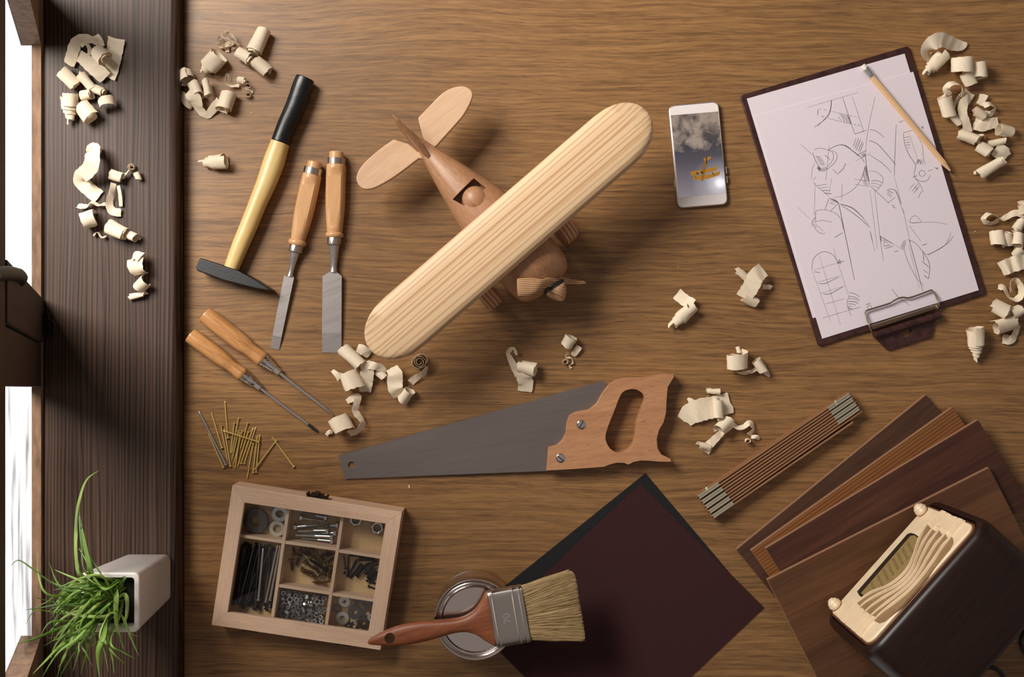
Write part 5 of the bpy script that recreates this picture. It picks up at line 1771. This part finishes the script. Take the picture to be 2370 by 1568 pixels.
for pts, w_ in lv:
    bx_, by_ = rp_.uniform(655, 880), rp_.uniform(880, 1145)
    ctrl = [(bx_, by_)] + pts
    n = len(ctrl)
    zs = [0.140] + [rp_.uniform(0.172, 0.215) for _ in pts[:-1]] + [rp_.uniform(0.15, 0.2)]
    sp = spline([(x, y, z) for (x, y), z in zip(ctrl, zs)], 6)
    m = len(sp)
    tone = rp_.random() * 0.8
    b0 = len(vs)
    rolls = rp_.uniform(-0.7, 0.7)
    for i, (x, y, z) in enumerate(sp):
        t = i / (m - 1)
        ww = 0.86 * w_ / 2 / 2.969 * M(0.18) * min(1, 0.55 + 1.2 * t) * (1 - max(0, (t - 0.45) / 0.55) ** 1.6) + 0.0001
        p = W(*kp(x, y), z)
        x2, y2, z2_ = sp[min(i + 1, m - 1)]
        x1, y1, z1_ = sp[max(i - 1, 0)]
        d = (W(*kp(x2, y2), z2_) - W(*kp(x1, y1), z1_)).normalized()
        s = d.cross(Vector((0, 0, 1))).normalized()
        u = s.cross(d).normalized()
        s2 = s * math.cos(rolls) + u * math.sin(rolls)
        up = u * math.cos(rolls) - s * math.sin(rolls)
        vs += [p + s2 * ww, p - up * ww * 0.22, p - s2 * ww]
        uv += [(tone, 0), (tone, 1), (tone, 2)]
        if i:
            q_ = b0 + 3 * i
            fs += [(q_ - 3, q_ - 2, q_ + 1, q_), (q_ - 2, q_ - 1, q_ + 2, q_ + 1)]
part('grass_leaves', (vs, fs), GRASS, pot, smooth=60, uvs=uv, solid=0.00012)
# ================================================================= wood shavings: every curl is a thing
sr = random.Random(4)
SHN = 0


def ribbon(pts, label, group, name='wood_shaving'):
    """pts = [(centre Vector, across Vector (unit), half width)]"""
    NA = 5
    vs, fs, uv, nr = [], [], [], []
    u = 0.0
    ph = sr.uniform(0, 6)
    seed = sr.uniform(0, 40)
    m = len(pts)
    for i, (p, a, w) in enumerate(pts):
        if i:
            u += (p - pts[i - 1][0]).length
        d = (pts[min(i + 1, m - 1)][0] - pts[max(i - 1, 0)][0]).normalized()
        nrm = d.cross(a).normalized()
        for k in range(NA):
            f = -1 + 2 * k / (NA - 1)
            j = 0.0
            if abs(f) == 1:
                j = 0.035 * math.sin(u * 700 + ph + f) + 0.02 * math.sin(u * 2300 + f * 2)
            wob = 0.0006 * math.sin(u * 330 + f * 1.6 + ph) * math.sin(u * 95 + ph * 3) + 0.00028 * math.sin(u * 800 + f * 4)
            if i in (0, m - 1):
                e = d * (sr.uniform(-1, 1) * w * 0.10) * (1 if i else -1)
            else:
                e = Vector((0, 0, 0))
            vs.append(p + a * (w * (f + j)) + nrm * wob + e)
            uv.append((u * 40 + seed, f))
            nr.append(nrm)
    # rest on the surface below
    zf = BASEZ + 0.0004
    lo = min(v.z for v in vs)
    if lo < zf:
        up = zf - lo
        for v in vs:
            v.z += up * max(0.0, 1 - (v.z - lo) / 0.03)
    # two skins and a rim, 0.25 mm apart
    K = len(vs)
    vs = [v + q * 0.000125 for v, q in zip(vs, nr)] + [v - q * 0.000125 for v, q in zip(vs, nr)]
    uv = uv + uv
    for i in range(1, m):
        for k in range(NA - 1):
            b0 = i * NA + k
            fs.append((b0 - NA, b0 - NA + 1, b0 + 1, b0))
            fs.append((K + b0, K + b0 + 1, K + b0 - NA + 1, K + b0 - NA))
        for k in (0, NA - 1):
            b0 = i * NA + k
            fs.append((b0 - NA, b0, K + b0, K + b0 - NA))
    for i in (0, m - 1):
        for k in range(NA - 1):
            b0 = i * NA + k
            fs.append((b0, b0 + 1, K + b0 + 1, K + b0))
    o = part(name, (vs, fs), SHAVE, smooth=60, uvs=uv)
    tag(o, label, 'wood shaving', group)
    return o


BASEZ = 0.0
GRP = ''


def R(px, py, ang, r0, r1, turns, w, label, lift=0.0, start=-90, drift=0.0):
    """roll lying down: axis at ang degrees in the picture (clockwise from the right), radii and width in pixels"""
    s = M(BASEZ + 0.01)
    a = math.radians(ang)
    ax = Vector((math.cos(a), -math.sin(a), 0.0))
    tilt = sr.choice((-1, 1)) * sr.uniform(0.10, 0.34)
    drift = drift or sr.choice((-1, 1)) * sr.uniform(0.15, 0.45) * w * min(1, turns / 1.6)
    tap = sr.uniform(0.1, 0.4)
    wv = sr.uniform(0, 6)
    ax = (ax + Vector((0, 0, tilt))).normalized()
    sd = Vector((math.sin(a), math.cos(a), 0.0))
    c = W(px, py, BASEZ + r0 * s + lift)
    n = max(10, int(turns * 18))
    pts = []
    for i in range(n + 1):
        t = i / n
        th = math.radians(start) + turns * 2 * math.pi * t
        r = (r0 + (r1 - r0) * t) * s * (1 + 0.08 * math.sin(th * 1.7 + px) + 0.05 * math.sin(th * 2.9 + py))
        q = c + ax * (drift * s * (t - 0.5) + sr.gauss(0, 0.00015)) + sd * (math.cos(th) * r) + ax.cross(sd) * (math.sin(th) * r)
        pts.append((q, (ax + sd * 0.06 * math.sin(th * 0.5 + wv)).normalized(), w * s / 2 * (1.04 - tap * t) * (0.5 + 0.5 * min(1, (1 - t) * 7))))
    return ribbon(pts, label, GRP)


def C(x0, y0, x1, y1, r0, r1, turns, w, label):
    """telescoped cone from the wide end (x0, y0) to the tip (x1, y1)"""
    s = M(BASEZ + 0.01)
    p0, p1 = W(x0, y0, BASEZ + r0 * s), W(x1, y1, BASEZ + r1 * s)
    ax = (p1 - p0).normalized()
    d, sd, up = frame(ax)
    n = int(turns * 20)
    pts = []
    L_ = (p1 - p0).length
    for i in range(n + 1):
        t = i / n
        th = 1.2 + turns * 2 * math.pi * t
        # stepped: most of the advance happens in a short part of each turn
        k = math.floor(turns * t)
        fq = turns * t - k
        st_ = (k + (0.75 * fq if fq < 0.8 else 0.6 + (fq - 0.8) * 2)) / turns
        r = (r0 + (r1 - r0) * st_) * s
        hw = w * s / 2 * (1 - 0.55 * t)
        q = p0 + ax * (hw + (L_ - 2 * hw) * st_) + sd * (math.cos(th) * r) + up * (math.sin(th) * r)
        pts.append((q, ax, hw))
    return ribbon(pts, label, GRP)


def S(pts, label, n=6):
    """free strip through (px, py, mm above the surface, width px, roll degrees)"""
    full = []
    for p in pts:
        full.append((p[0], p[1], p[2], p[3], p[4] if len(p) > 4 else 0.0))
    sp = spline(full, n)
    out = []
    m = len(sp)
    side_prev = None
    for i, (x, y, z, w, rl) in enumerate(sp):
        q = W(x, y, BASEZ + z / 1000)
        a, b_ = sp[max(i - 1, 0)], sp[min(i + 1, m - 1)]
        d = (W(b_[0], b_[1], BASEZ + b_[2] / 1000) - W(a[0], a[1], BASEZ + a[2] / 1000)).normalized()
        sd = d.cross(Vector((0, 0, 1)))
        if sd.length < 0.25 and side_prev is not None:
            sd = side_prev - d * side_prev.dot(d)
        sd.normalize()
        if side_prev is not None and sd.dot(side_prev) < -0.2 and abs(d.z) > 0.5:
            sd = -sd
        side_prev = sd.copy()
        up = sd.cross(d)
        t = math.radians(rl)
        out.append((q, (sd * math.cos(t) + up * math.sin(t)).normalized(), w * M(BASEZ + 0.01) / 2))
    return ribbon(out, label, GRP)


def V(px, py, r0, r1, turns, h, label, ph=0.0):
    """coil standing on edge: vertical axis, h pixels tall"""
    s = M(BASEZ + 0.01)
    n = int(turns * 18)
    c = W(px, py, BASEZ + h * s / 2)
    pts = []
    for i in range(n + 1):
        t = i / n
        th = ph + turns * 2 * math.pi * t
        r = (r0 + (r1 - r0) * t) * s * (1 + 0.07 * math.sin(th * 2.3))
        pts.append((c + Vector((math.cos(th) * r, math.sin(th) * r, 0.0006 * math.sin(th))), Vector((0.05, 0.03, 1)).normalized(), h * s / 2))
    return ribbon(pts, label, GRP)


# ---- on the sill, upper heap
BASEZ = ZS
GRP = 'shavings in the upper heap on the sill'
S([(270, 88, 4, 40), (264, 125, 3, 38), (257, 160, 3, 36), (250, 180, 3, 34)], 'broad flat shaving in the upper sill heap, its square end pointing away from the window')
S([(243, 180, 7, 34, 10), (226, 164, 10, 34), (205, 146, 10, 32), (186, 131, 8, 28), (172, 127, 5, 26)], 'broad flat shaving folded under the rolled curl of the upper sill heap')
S([(226, 97, 16, 20, 40), (206, 90, 18, 22, 50), (188, 90, 17, 24, 45), (175, 102, 15, 26, 35), (167, 125, 10, 26, 15), (160, 150, 4, 28, 0)], 'arched shaving round the window side of the upper sill heap')
R(235, 130, 42, 19, 8, 2.3, 30, 'tight roll with its open end up, topmost of the upper sill heap', lift=0.012)
S([(188, 106, 16, 9), (200, 102, 20, 9, 30), (207, 113, 19, 9, 40), (206, 127, 14, 8, 20)], 'small narrow curl beside the tight roll of the upper sill heap')
S([(222, 81, 14, 13, 20), (230, 92, 16, 14, 20), (236, 107, 14, 13, 10)], 'short narrow strip sticking up from the top of the upper sill heap')
R(160, 184, 48, 17, 10, 1.4, 46, 'wide curl lying nearest to the window in the upper sill heap')
R(200, 188, 48, 13, 8, 1.6, 42, 'wrinkled roll in the middle of the upper sill heap')
R(203, 222, -8, 13, 7, 1.8, 26, 'short wrinkled roll below the middle of the upper sill heap')
R(230, 211, 22, 12, 6, 1.8, 30, 'frayed roll pointing to the table in the upper sill heap')
R(246, 241, 72, 19, 17, 0.62, 26, 'short arched shaving lying closest to the table in the upper sill heap', start=-10)
C(160, 216, 166, 290, 21, 7, 4, 30, 'stepped conical curl at the lower end of the upper sill heap')
R(202, 262, 52, 21, 15, 1.1, 38, 'broad open curl beside the stepped cone on the sill', start=20)
# ---- on the sill, lower heap
GRP = 'shavings in the lower heap on the sill'
S([(215, 352, 12, 34), (216, 346, 20, 34), (214, 358, 28, 34), (212, 380, 30, 36, 4), (202, 396, 24, 36, 8), (188, 408, 12, 36, 10), (190, 422, 4, 36), (208, 440, 3, 34), (228, 456, 3, 34)], 'long shaving bent like a hook at the top of the lower sill heap', n=5)
R(216, 350, 8, 12, 7, 1.8, 30, 'rolled end inside the hooked shaving on the sill')
R(269, 408, 15, 14, 8, 1.7, 28, 'crumpled knot in the lower sill heap beneath the tiny curl')
S([(263, 424, 10, 12, 20), (257, 450, 8, 14, 50), (253, 474, 6, 18, 40), (262, 490, 5, 20, 20), (280, 492, 4, 18)], 'curved strip hanging down from the crumpled knot on the sill')
S([(274, 430, 8, 8), (278, 455, 6, 8), (280, 478, 3, 9)], 'thin straight splinter shaving below the crumpled knot on the sill')
S([(286, 408, 8, 8, 40), (299, 394, 7, 8, 60)], 'thin link between the crumpled knot and the tiny curl on the sill')
V(305, 388, 8, 4, 1.6, 12, 'tiny ring curl closest to the table in the lower sill heap')
R(319, 408, 70, 9, 7, 0.7, 18, 'tiny bent shaving under the tiny ring curl on the sill')
S([(180, 476, 8, 18, 50), (199, 478, 9, 18, 50), (213, 468, 8, 14, 60), (228, 475, 7, 10, 60), (244, 472, 5, 12, 40)], 'wavy narrow strip at the window end of the lower sill heap')
R(205, 508, -22, 21, 17, 1.35, 32, 'open ring curl with a dark hollow in the lower sill heap', start=-60)
S([(216, 546, 4, 8, 40), (226, 538, 6, 8, 60), (236, 550, 6, 8, 70), (245, 546, 4, 8, 60)], 'pair of tiny ringlets under the open ring curl on the sill')
R(274, 536, 24, 18, 9, 2.4, 46, 'thick rolled shaving at the lower end of the lower sill heap')
R(307, 549, 24, 13, 5, 1.8, 22, 'small inner roll poking out of the thick rolled shaving')
S([(300, 612, 4, 18, 60), (306, 600, 12, 20, 55), (314, 590, 16, 22, 40), (326, 596, 20, 26, 20)], 'upturned tab at the top of the lone zigzag shaving low on the sill')
R(322, 618, -8, 19, 17, 0.72, 44, 'broad arched band in the middle of the lone zigzag shaving', start=-30)
R(331, 657, -38, 17, 14, 0.72, 34, 'slanting band below the broad arched band of the lone zigzag shaving', start=-30)
R(316, 686, -12, 7, 4, 1.6, 38, 'small roll at the foot of the lone zigzag shaving')

# ---- table, upper corner by the sill
BASEZ = 0.0
GRP = 'shavings above the hammer'
S([(503, 92, 6, 9, 75), (509, 84, 9, 9, 80), (516, 96, 8, 9, 70), (506, 106, 5, 8, 60), (517, 111, 5, 8, 80), (534, 107, 8, 8, 80), (546, 95, 10, 8, 75), (538, 83, 12, 9, 70), (527, 74, 13, 11, 50), (517, 84, 12, 10, 60), (530, 91, 9, 9, 70), (538, 98, 8, 8, 60), (527, 101, 6, 9, 20), (526, 121, 2, 9, 0)],
  'small knot of thin looping shavings above the hammer')
C(509, 126, 470, 172, 24, 7, 4, 40, 'stepped conical curl between the thin knot and the big heap by the sill')
R(597, 98, 113, 20, 10, 2.2, 56, 'thick wrinkled roll furthest up beside the hammer grip')
R(567, 133, 32, 15, 8, 1.8, 36, 'crumpled roll joining the two thick rolls above the hammer')
R(602, 153, 38, 18, 8, 2.4, 38, 'thick crumpled roll with a layered end just above the hammer grip')
C(436, 190, 424, 160, 20, 9, 2.6, 26, 'hollow cone curl standing against the sill above the hammer')
S([(436, 212, 18, 24), (451, 228, 16, 28), (461, 252, 8, 22, -20), (479, 266, 4, 18, -30), (495, 250, 8, 20, -20), (508, 236, 16, 24)], 'long bowed strip of the heap nearest the sill above the hammer')
R(522, 237, 108, 20, 14, 1.5, 42, 'wide curl at the end of the bowed strip, pointing at the hammer')
R(478, 206, 76, 9, 5, 2.2, 42, 'slim tight roll lying over the heap nearest the sill', lift=0.012)
S([(412, 216, 6, 20, 20), (428, 228, 10, 22, -10), (436, 240, 8, 20, 10), (446, 246, 3, 18)], 'crumpled strip touching the sill at the edge of the heap')
R(452, 206, 60, 15, 9, 1.6, 36, 'rounded curl in the middle of the heap nearest the sill')
S([(527, 171, 8, 8, 60), (524, 188, 8, 9, 60), (533, 199, 6, 9, 50), (553, 198, 5, 9, 30)], 'thin hooked tail shaving below the stepped cone')
R(561, 188, 20, 9, 4, 1.8, 17, 'small knotted roll at the end of the thin hooked tail')
S([(568, 196, 6, 8, 70), (577, 193, 8, 8, 80), (580, 203, 7, 7, 80), (570, 203, 5, 7, 80), (578, 209, 4, 7, 60), (585, 215, 2, 6)], 'little ringlets above the hammer, next to the small knotted roll')
V(574, 220, 8, 4, 1.5, 12, 'tiny ring curl lowest of the little ringlets above the hammer', 2.0)
GRP = ''
C(527, 372, 461, 380, 19, 7, 3, 36, 'lone conical curl lying between the sill and the hammer handle')

# ---- table, below the chisels
GRP = 'shavings between the chisels and the saw'
R(811, 826, 40, 18, 9, 2.2, 62, 'thick twisted roll touching the tip of the broad chisel')
S([(826, 806, 8, 22, 20), (842, 812, 9, 24, -10), (856, 822, 4, 20)], 'flat shaving tucked under the airplane wing tip')
S([(844, 838, 16, 24, 10), (850, 858, 14, 30, 0), (846, 882, 8, 34), (845, 908, 3, 26)], 'broad sloping strip in the middle of the heap below the wing tip')
R(813, 882, 66, 22, 20, 0.75, 44, 'smooth arched band in the heap below the wing tip', start=-20)
S([(769, 858, 6, 9, 20), (778, 866, 9, 12, 0), (788, 874, 8, 22, 0)], 'frayed stub of the smooth arched band near the screwdriver tip')
S([(852, 845, 15, 20, 10), (868, 848, 16, 18), (882, 853, 12, 18), (890, 866, 8, 16, 20)], 'short wrinkled strip bridging the heap below the wing tip')
R(880, 868, 40, 10, 6, 1.6, 26, 'small wrinkled roll beneath the bridging strip')
S([(906, 852, 8, 26, 10), (914, 866, 14, 34, 0), (914, 884, 12, 36, 6), (916, 902, 14, 34, -6), (926, 914, 6, 30)], 'wavy broad shaving on the saw side of the heap below the wing tip')
R(940, 915, 128, 14, 11, 1.2, 32, 'short band curl closest to the saw blade', start=-30)
V(971, 838, 19, 5, 3.0, 24, 'rose shaped coil seen from its end below the wing')
S([(988, 848, 8, 15, 60), (981, 864, 7, 15, 50), (966, 873, 6, 16, 30), (950, 886, 3, 18, 10)], 'thin tail running down from the rose shaped coil')
S([(803, 930, 3, 12), (818, 922, 10, 16, 10), (828, 920, 12, 18, 20), (825, 936, 12, 16, 30), (822, 952, 10, 16, 40), (832, 966, 10, 18, 50), (840, 980, 9, 18, 60), (828, 998, 8, 18, 50), (808, 1004, 6, 22, 40)], 'long curving ribbon from the heap down to the open loop by the saw')
R(789, 981, 62, 24, 20, 1.15, 38, 'large open loop at the tip of the longer screwdriver', start=-40)
S([(755, 1008, 3, 8), (762, 1000, 6, 9, 30), (770, 1002, 4, 8)], 'tiny scrap beside the large open loop')
GRP = ''
S([(1196, 822, 7, 9, 50), (1188, 808, 11, 12, 50), (1176, 816, 12, 13, 40), (1182, 833, 9, 14, 20), (1191, 850, 6, 18), (1202, 868, 3, 22)], 'thin neck with a small loop leading to the wide rolled curl above the saw')
R(1223, 852, 12, 17, 12, 1.3, 40, 'wide rolled curl standing alone above the saw blade', start=60)
S([(1212, 862, 13, 34, 0), (1214, 876, 10, 36), (1217, 890, 5, 35, 4), (1214, 907, 2, 33)], 'flat tongue of shaving hanging from the wide rolled curl above the saw blade')
GRP = 'small curls below the airplane nose'
R(1317, 790, 118, 16, 11, 2.0, 26, 'short open roll below the airplane nose')
S([(1341, 802, 7, 15, 20), (1333, 814, 6, 15), (1326, 823, 3, 12)], 'flat flap beside the short open roll below the airplane nose')
V(1308, 838, 6, 5, 1.3, 13, 'tiny ring hanging under the short open roll')
S([(1314, 816, 6, 7, 40), (1310, 828, 5, 7, 60), (1322, 829, 5, 4, 80), (1326, 840, 4, 3, 80), (1318, 846, 3, 4, 60), (1322, 853, 2, 6)], 'hair thin spiral under the short open roll')

# ---- table, between phone and ruler
GRP = 'curls between the phone and the folded rule'
C(1606, 706, 1548, 762, 16, 9, 3, 44, 'slim tube curl below the phone')
S([(1604, 706, 12, 28), (1586, 696, 6, 28), (1566, 680, 2, 28, 8)], 'flat tail of the slim tube curl below the phone')
S([(1767, 624, 14, 36, 8), (1750, 640, 20, 38), (1742, 656, 20, 38), (1733, 672, 18, 38), (1720, 690, 12, 36)], 'broad wrinkled band between the phone and the clipboard')
R(1735, 695, 28, 13, 9, 1.4, 38, 'rolled lower end of the broad wrinkled band')
R(1716, 636, 40, 9, 6, 1.6, 28, 'small roll sticking out of the broad wrinkled band')
R(1774, 665, 5, 6, 4, 1.6, 22, 'tiny tube poking out towards the clipboard from the broad wrinkled band')
R(1706, 836, 88, 24, 22, 1.1, 36, 'big open loop right above the saw handle corner', start=-60)
S([(1702, 862, 4, 10, 70), (1724, 864, 5, 14, 65), (1746, 857, 6, 14, 60), (1757, 846, 7, 12, 50)], 'low band linking the big open loop to the striped roll')
R(1757, 846, 58, 13, 8, 1.8, 32, 'striped roll beside the big open loop')
S([(1764, 850, 8, 24, 20), (1773, 862, 5, 16, 30), (1782, 872, 3, 6, 30)], 'pointed end of the striped roll')
R(1708, 810, 78, 6, 4, 1.8, 16, 'tiny tube above the big open loop')
S([(1584, 975, 3, 38), (1600, 958, 6, 50, 4), (1626, 948, 8, 54, -4), (1655, 942, 6, 50, 4), (1692, 932, 3, 48)], 'flat torn sheet of shaving beside the saw handle')
R(1659, 944, 84, 13, 8, 1.8, 42, 'wrinkled roll lying on the flat torn sheet', lift=0.005)
R(1652, 907, 5, 8, 5, 1.8, 32, 'small frayed roll on the upper edge of the flat torn sheet')
S([(1592, 922, 4, 6, 20), (1600, 930, 6, 14, 0), (1606, 938, 5, 18)], 'frayed crumb at the corner of the flat torn sheet')
R(1679, 985, -35, 17, 10, 1.8, 36, 'cone shaped roll under the flat torn sheet')
S([(1690, 974, 10, 14, 40), (1706, 990, 9, 15, 50), (1722, 988, 8, 15, 50), (1735, 979, 8, 16, 50), (1744, 994, 7, 15, 50), (1732, 1007, 5, 13, 40)], 'wavy ribbon running from the cone shaped roll towards the folded rule')
V(1730, 1021, 6, 4, 1.4, 16, 'tiny ring at the end of the wavy ribbon by the folded rule')
S([(1738, 1012, 4, 9, 30), (1750, 1012, 5, 10, 10), (1758, 1017, 2, 8)], 'tiny frayed flag closest to the folded rule')
S([(1672, 1000, 8, 14, 10), (1656, 1016, 6, 18), (1642, 1030, 6, 20, -6), (1630, 1046, 2, 26)], 'flat strip running down from the cone shaped roll')
R(1631, 1034, 15, 9, 6, 1.4, 30, 'crumpled lump at the end of the flat strip')

# ---- table, right of the clipboard
GRP = 'shavings beside the clipboard'
S([(2238, 102, 3, 8, 10), (2222, 105, 5, 26, 0), (2200, 100, 12, 32, 0), (2178, 92, 22, 34, 0), (2156, 102, 24, 34, 10), (2144, 120, 16, 32, 20), (2150, 134, 6, 30, 30), (2162, 132, 4, 26, 20)], 'long arched ribbon with a pointed tip above the clipboard corner')
C(2186, 122, 2134, 178, 17, 6, 3, 46, 'slim telescoped roll beside the clipboard corner')
R(2224, 150, 86, 25, 22, 1.15, 34, 'drum shaped loop beyond the arched ribbon', start=-60)
R(2239, 182, 62, 16, 10, 1.6, 32, 'tight roll under the drum shaped loop')
R(2262, 162, 84, 19, 18, 0.9, 38, 'wide open band behind the tight roll', start=-80)
S([(2198, 222, 8, 14, 10), (2190, 206, 14, 16, 30), (2200, 194, 18, 17, 45), (2218, 194, 18, 17, 60), (2227, 206, 14, 16, 65), (2218, 228, 9, 14, 50), (2204, 250, 4, 12, 20)], 'tall loop like a ribbon bow beside the pencil')
S([(2226, 212, 5, 22), (2238, 222, 6, 24, 10), (2250, 230, 4, 22)], 'flat piece behind the ribbon bow loop')
R(2187, 246, 68, 18, 9, 1.6, 44, 'crumpled roll below the ribbon bow loop')
R(2210, 278, 42, 10, 6, 1.8, 30, 'short ribbed roll at the foot of the crumpled roll')
S([(2244, 224, 7, 18, 20), (2230, 240, 10, 22, 0), (2228, 262, 9, 20, -10), (2236, 284, 10, 20, 8), (2240, 306, 8, 22)], 'wrinkled strip running down the middle of the heap by the pencil')
R(2236, 318, 25, 15, 8, 1.8, 46, 'puckered roll level with the pencil point')
S([(2264, 228, 4, 24, 0), (2282, 234, 6, 28, -8)], 'pale flat flake at the upper side of the heap by the pencil')
S([(2276, 246, 9, 16, 40), (2290, 240, 11, 18, 50), (2303, 250, 9, 16, 50), (2292, 264, 6, 16, 40), (2276, 262, 5, 12, 20)], 'rounded hook on the outer side of the heap by the pencil')
R(2268, 266, 32, 12, 7, 1.8, 26, 'small roll inside the rounded hook')
S([(2254, 286, 4, 28), (2272, 290, 6, 30, 6), (2292, 286, 6, 26, -6), (2310, 284, 5, 26)], 'flat strip leading out of the heap by the pencil to the outer roll')
R(2322, 304, 8, 15, 10, 1.5, 38, 'outermost wrinkled roll of the heap by the pencil')
S([(2262, 316, 6, 10, 40), (2276, 312, 8, 11, 60), (2281, 322, 5, 10, 60)], 'tiny hook between the puckered roll and the slim roll')
R(2304, 331, -12, 9, 5, 1.8, 40, 'slim straight roll below the tiny hook')
R(2273, 346, 38, 16, 9, 1.8, 30, 'round curl with an open eye below the slim roll')
S([(2304, 344, 8, 34), (2318, 354, 8, 38), (2326, 368, 5, 36)], 'flat wing of shaving beside the round curl')
R(2294, 388, -32, 14, 7, 2.0, 58, 'long roll at the lower end of the heap by the pencil')
S([(2256, 404, 2, 6, 50), (2258, 396, 4, 6, 60), (2268, 395, 4, 6, 40)], 'tiny curl at the tip of the long roll')

GRP = 'shavings at the edge of the picture'
S([(2312, 510, 4, 15, 50), (2290, 518, 6, 16, 65), (2276, 507, 9, 16, 70), (2290, 494, 11, 16, 70), (2306, 500, 9, 15, 65), (2318, 508, 6, 13, 50), (2334, 500, 5, 14, 20), (2352, 493, 6, 16, 10), (2376, 499, 6, 18, 0)], 'long thin ribbon ending in a loop near the clipboard edge')
R(2367, 482, 60, 13, 8, 1.6, 22, 'small roll above the thin looped ribbon')
R(2308, 551, 86, 16, 13, 1.1, 36, 'first curl of the row below the looped ribbon, nearest the clipboard', start=-40)
R(2329, 553, 84, 12, 9, 1.3, 32, 'middle curl of the row below the looped ribbon')
R(2354, 556, 102, 16, 10, 1.4, 30, 'outer curl of the row below the looped ribbon')
R(2356, 523, 122, 12, 7, 1.8, 28, 'slanting roll above the row of three curls')
S([(2346, 580, 8, 20, 10), (2356, 586, 10, 26), (2366, 596, 6, 24)], 'narrow neck between the row of curls and the pleated shaving')
S([(2316, 624, 4, 34), (2330, 618, 10, 36), (2342, 613, 7, 36), (2356, 609, 11, 36), (2374, 602, 7, 34)], 'pleated flat shaving with a frayed end')
S([(2310, 664, 4, 12, 20), (2324, 668, 7, 20, 40), (2336, 688, 9, 22, 55), (2352, 694, 10, 22, 65), (2364, 680, 12, 20, 70), (2360, 658, 13, 18, 70), (2347, 647, 13, 16, 70), (2338, 656, 12, 16, 60), (2340, 676, 8, 14, 40)], 'big standing loop below the pleated shaving')
R(2316, 718, 30, 20, 8, 1.9, 36, 'crumpled cup shaped curl beside the clip side of the board')
R(2350, 725, -22, 15, 10, 1.5, 32, 'roll on the outer side of the crumpled cup curl')
R(2326, 753, -12, 17, 12, 1.3, 58, 'broad band under the crumpled cup curl', start=-20)
S([(2356, 752, 9, 18, 30), (2350, 772, 7, 20, 30), (2340, 786, 5, 22, 10), (2320, 785, 2, 22)], 'bent strip at the foot of the broad band')
GRP = ''
C(2254, 757, 2259, 838, 20, 5, 5, 42, 'lone stepped conical curl standing clear below the clipboard corner')

# crumbs
for x, y, r, lb in [(581, 239, 1.5, 'tiny wood crumb under the ringlets, upper of two'), (582, 262, 1.6, 'tiny wood crumb under the ringlets, lower of two'), (947, 1127, 2.2, 'tiny splinter between the saw blade and the screw box'), (2257, 536, 1.6, 'tiny wood crumb beside the clipboard edge'), (1570, 618, 1.4, 'tiny wood crumb below the phone')]:
    p = W(x, y, 0.0006)
    o = part('wood_crumb', box(p, (r * M() * 1.2, r * M() * (3.4 if r > 2 else 1.4), 0.001), 0.3), SHAVE, smooth=0)
    tag(o, lb, 'wood crumb')
# ================================================================= light, world, camera
w = bpy.data.worlds.new('daylight')
scene.world = w
w.use_nodes = True
nt = w.node_tree
bg = nt.nodes['Background']
tc = N(nt, 'ShaderNodeTexCoord')
sx = N(nt, 'ShaderNodeSeparateXYZ')
nt.links.new(tc.outputs['Generated'], sx.inputs[0])


def rng(sock, f0, f1, t0=0.0, t1=1.0):
    m = N(nt, 'ShaderNodeMapRange', interpolation_type='SMOOTHSTEP')
    m.inputs['From Min'].default_value, m.inputs['From Max'].default_value = f0, f1
    m.inputs['To Min'].default_value, m.inputs['To Max'].default_value = t0, t1
    nt.links.new(sock, m.inputs['Value'])
    return m.outputs['Result']


def mixc(fac, a, b_):
    m = N(nt, 'ShaderNodeMix', data_type='RGBA')
    nt.links.new(fac, m.inputs['Factor'])
    for k, v in (('A', a), ('B', b_)):
        if isinstance(v, tuple):
            m.inputs[k].default_value = (*v, 1)
        else:
            nt.links.new(v, m.inputs[k])
    return m.outputs['Result']


# dim room, paler ceiling overhead, bright overcast yard beyond the low window (-x)
room = mixc(rng(sx.outputs['Z'], 0.55, 0.95), WORLD_IN, WORLD_UP)
room = mixc(rng(sx.outputs['X'], 0.35, 0.85), room, WORLD_SIDE)
low = N(nt, 'ShaderNodeMath', operation='MULTIPLY')
nt.links.new(rng(sx.outputs['X'], -0.15, -0.36), low.inputs[0])
nt.links.new(rng(sx.outputs['Z'], 0.45, 0.10), low.inputs[1])
nt.links.new(mixc(low.outputs[0], room, WORLD_OUT), bg.inputs['Color'])
bg.inputs['Strength'].default_value = 1.0


def area(name, loc, target, size, power, color):
    l = bpy.data.lights.new(name, 'AREA')
    l.shape = 'RECTANGLE'
    l.size, l.size_y = size
    l.energy, l.color = power, color
    o = bpy.data.objects.new(name, l)
    COL.objects.link(o)
    o.location = loc
    o.rotation_euler = (Vector(target) - Vector(loc)).to_track_quat('-Z', 'Y').to_euler()
    return o


for a in LIGHTS:
    area(*a)

cam = bpy.data.cameras.new('camera')
cam.sensor_width, cam.lens, cam.sensor_fit = 36.0, 36.0 * F / 2370.0, 'HORIZONTAL'
cam.clip_start = 0.02
co = bpy.data.objects.new('camera', cam)
COL.objects.link(co)
co.location = (0, 0, H)
scene.camera = co
vs_ = scene.view_settings
vs_.view_transform, vs_.look, vs_.gamma, vs_.use_curve_mapping = 'Standard', 'None', 1.0, False
vs_.exposure = EXPOSURE
scene.cycles.max_bounces = 8
scene.cycles.transparent_max_bounces = 12
scene.cycles.caustics_reflective = False
scene.cycles.caustics_refractive = False
scene.cycles.sample_clamp_indirect = 4.0
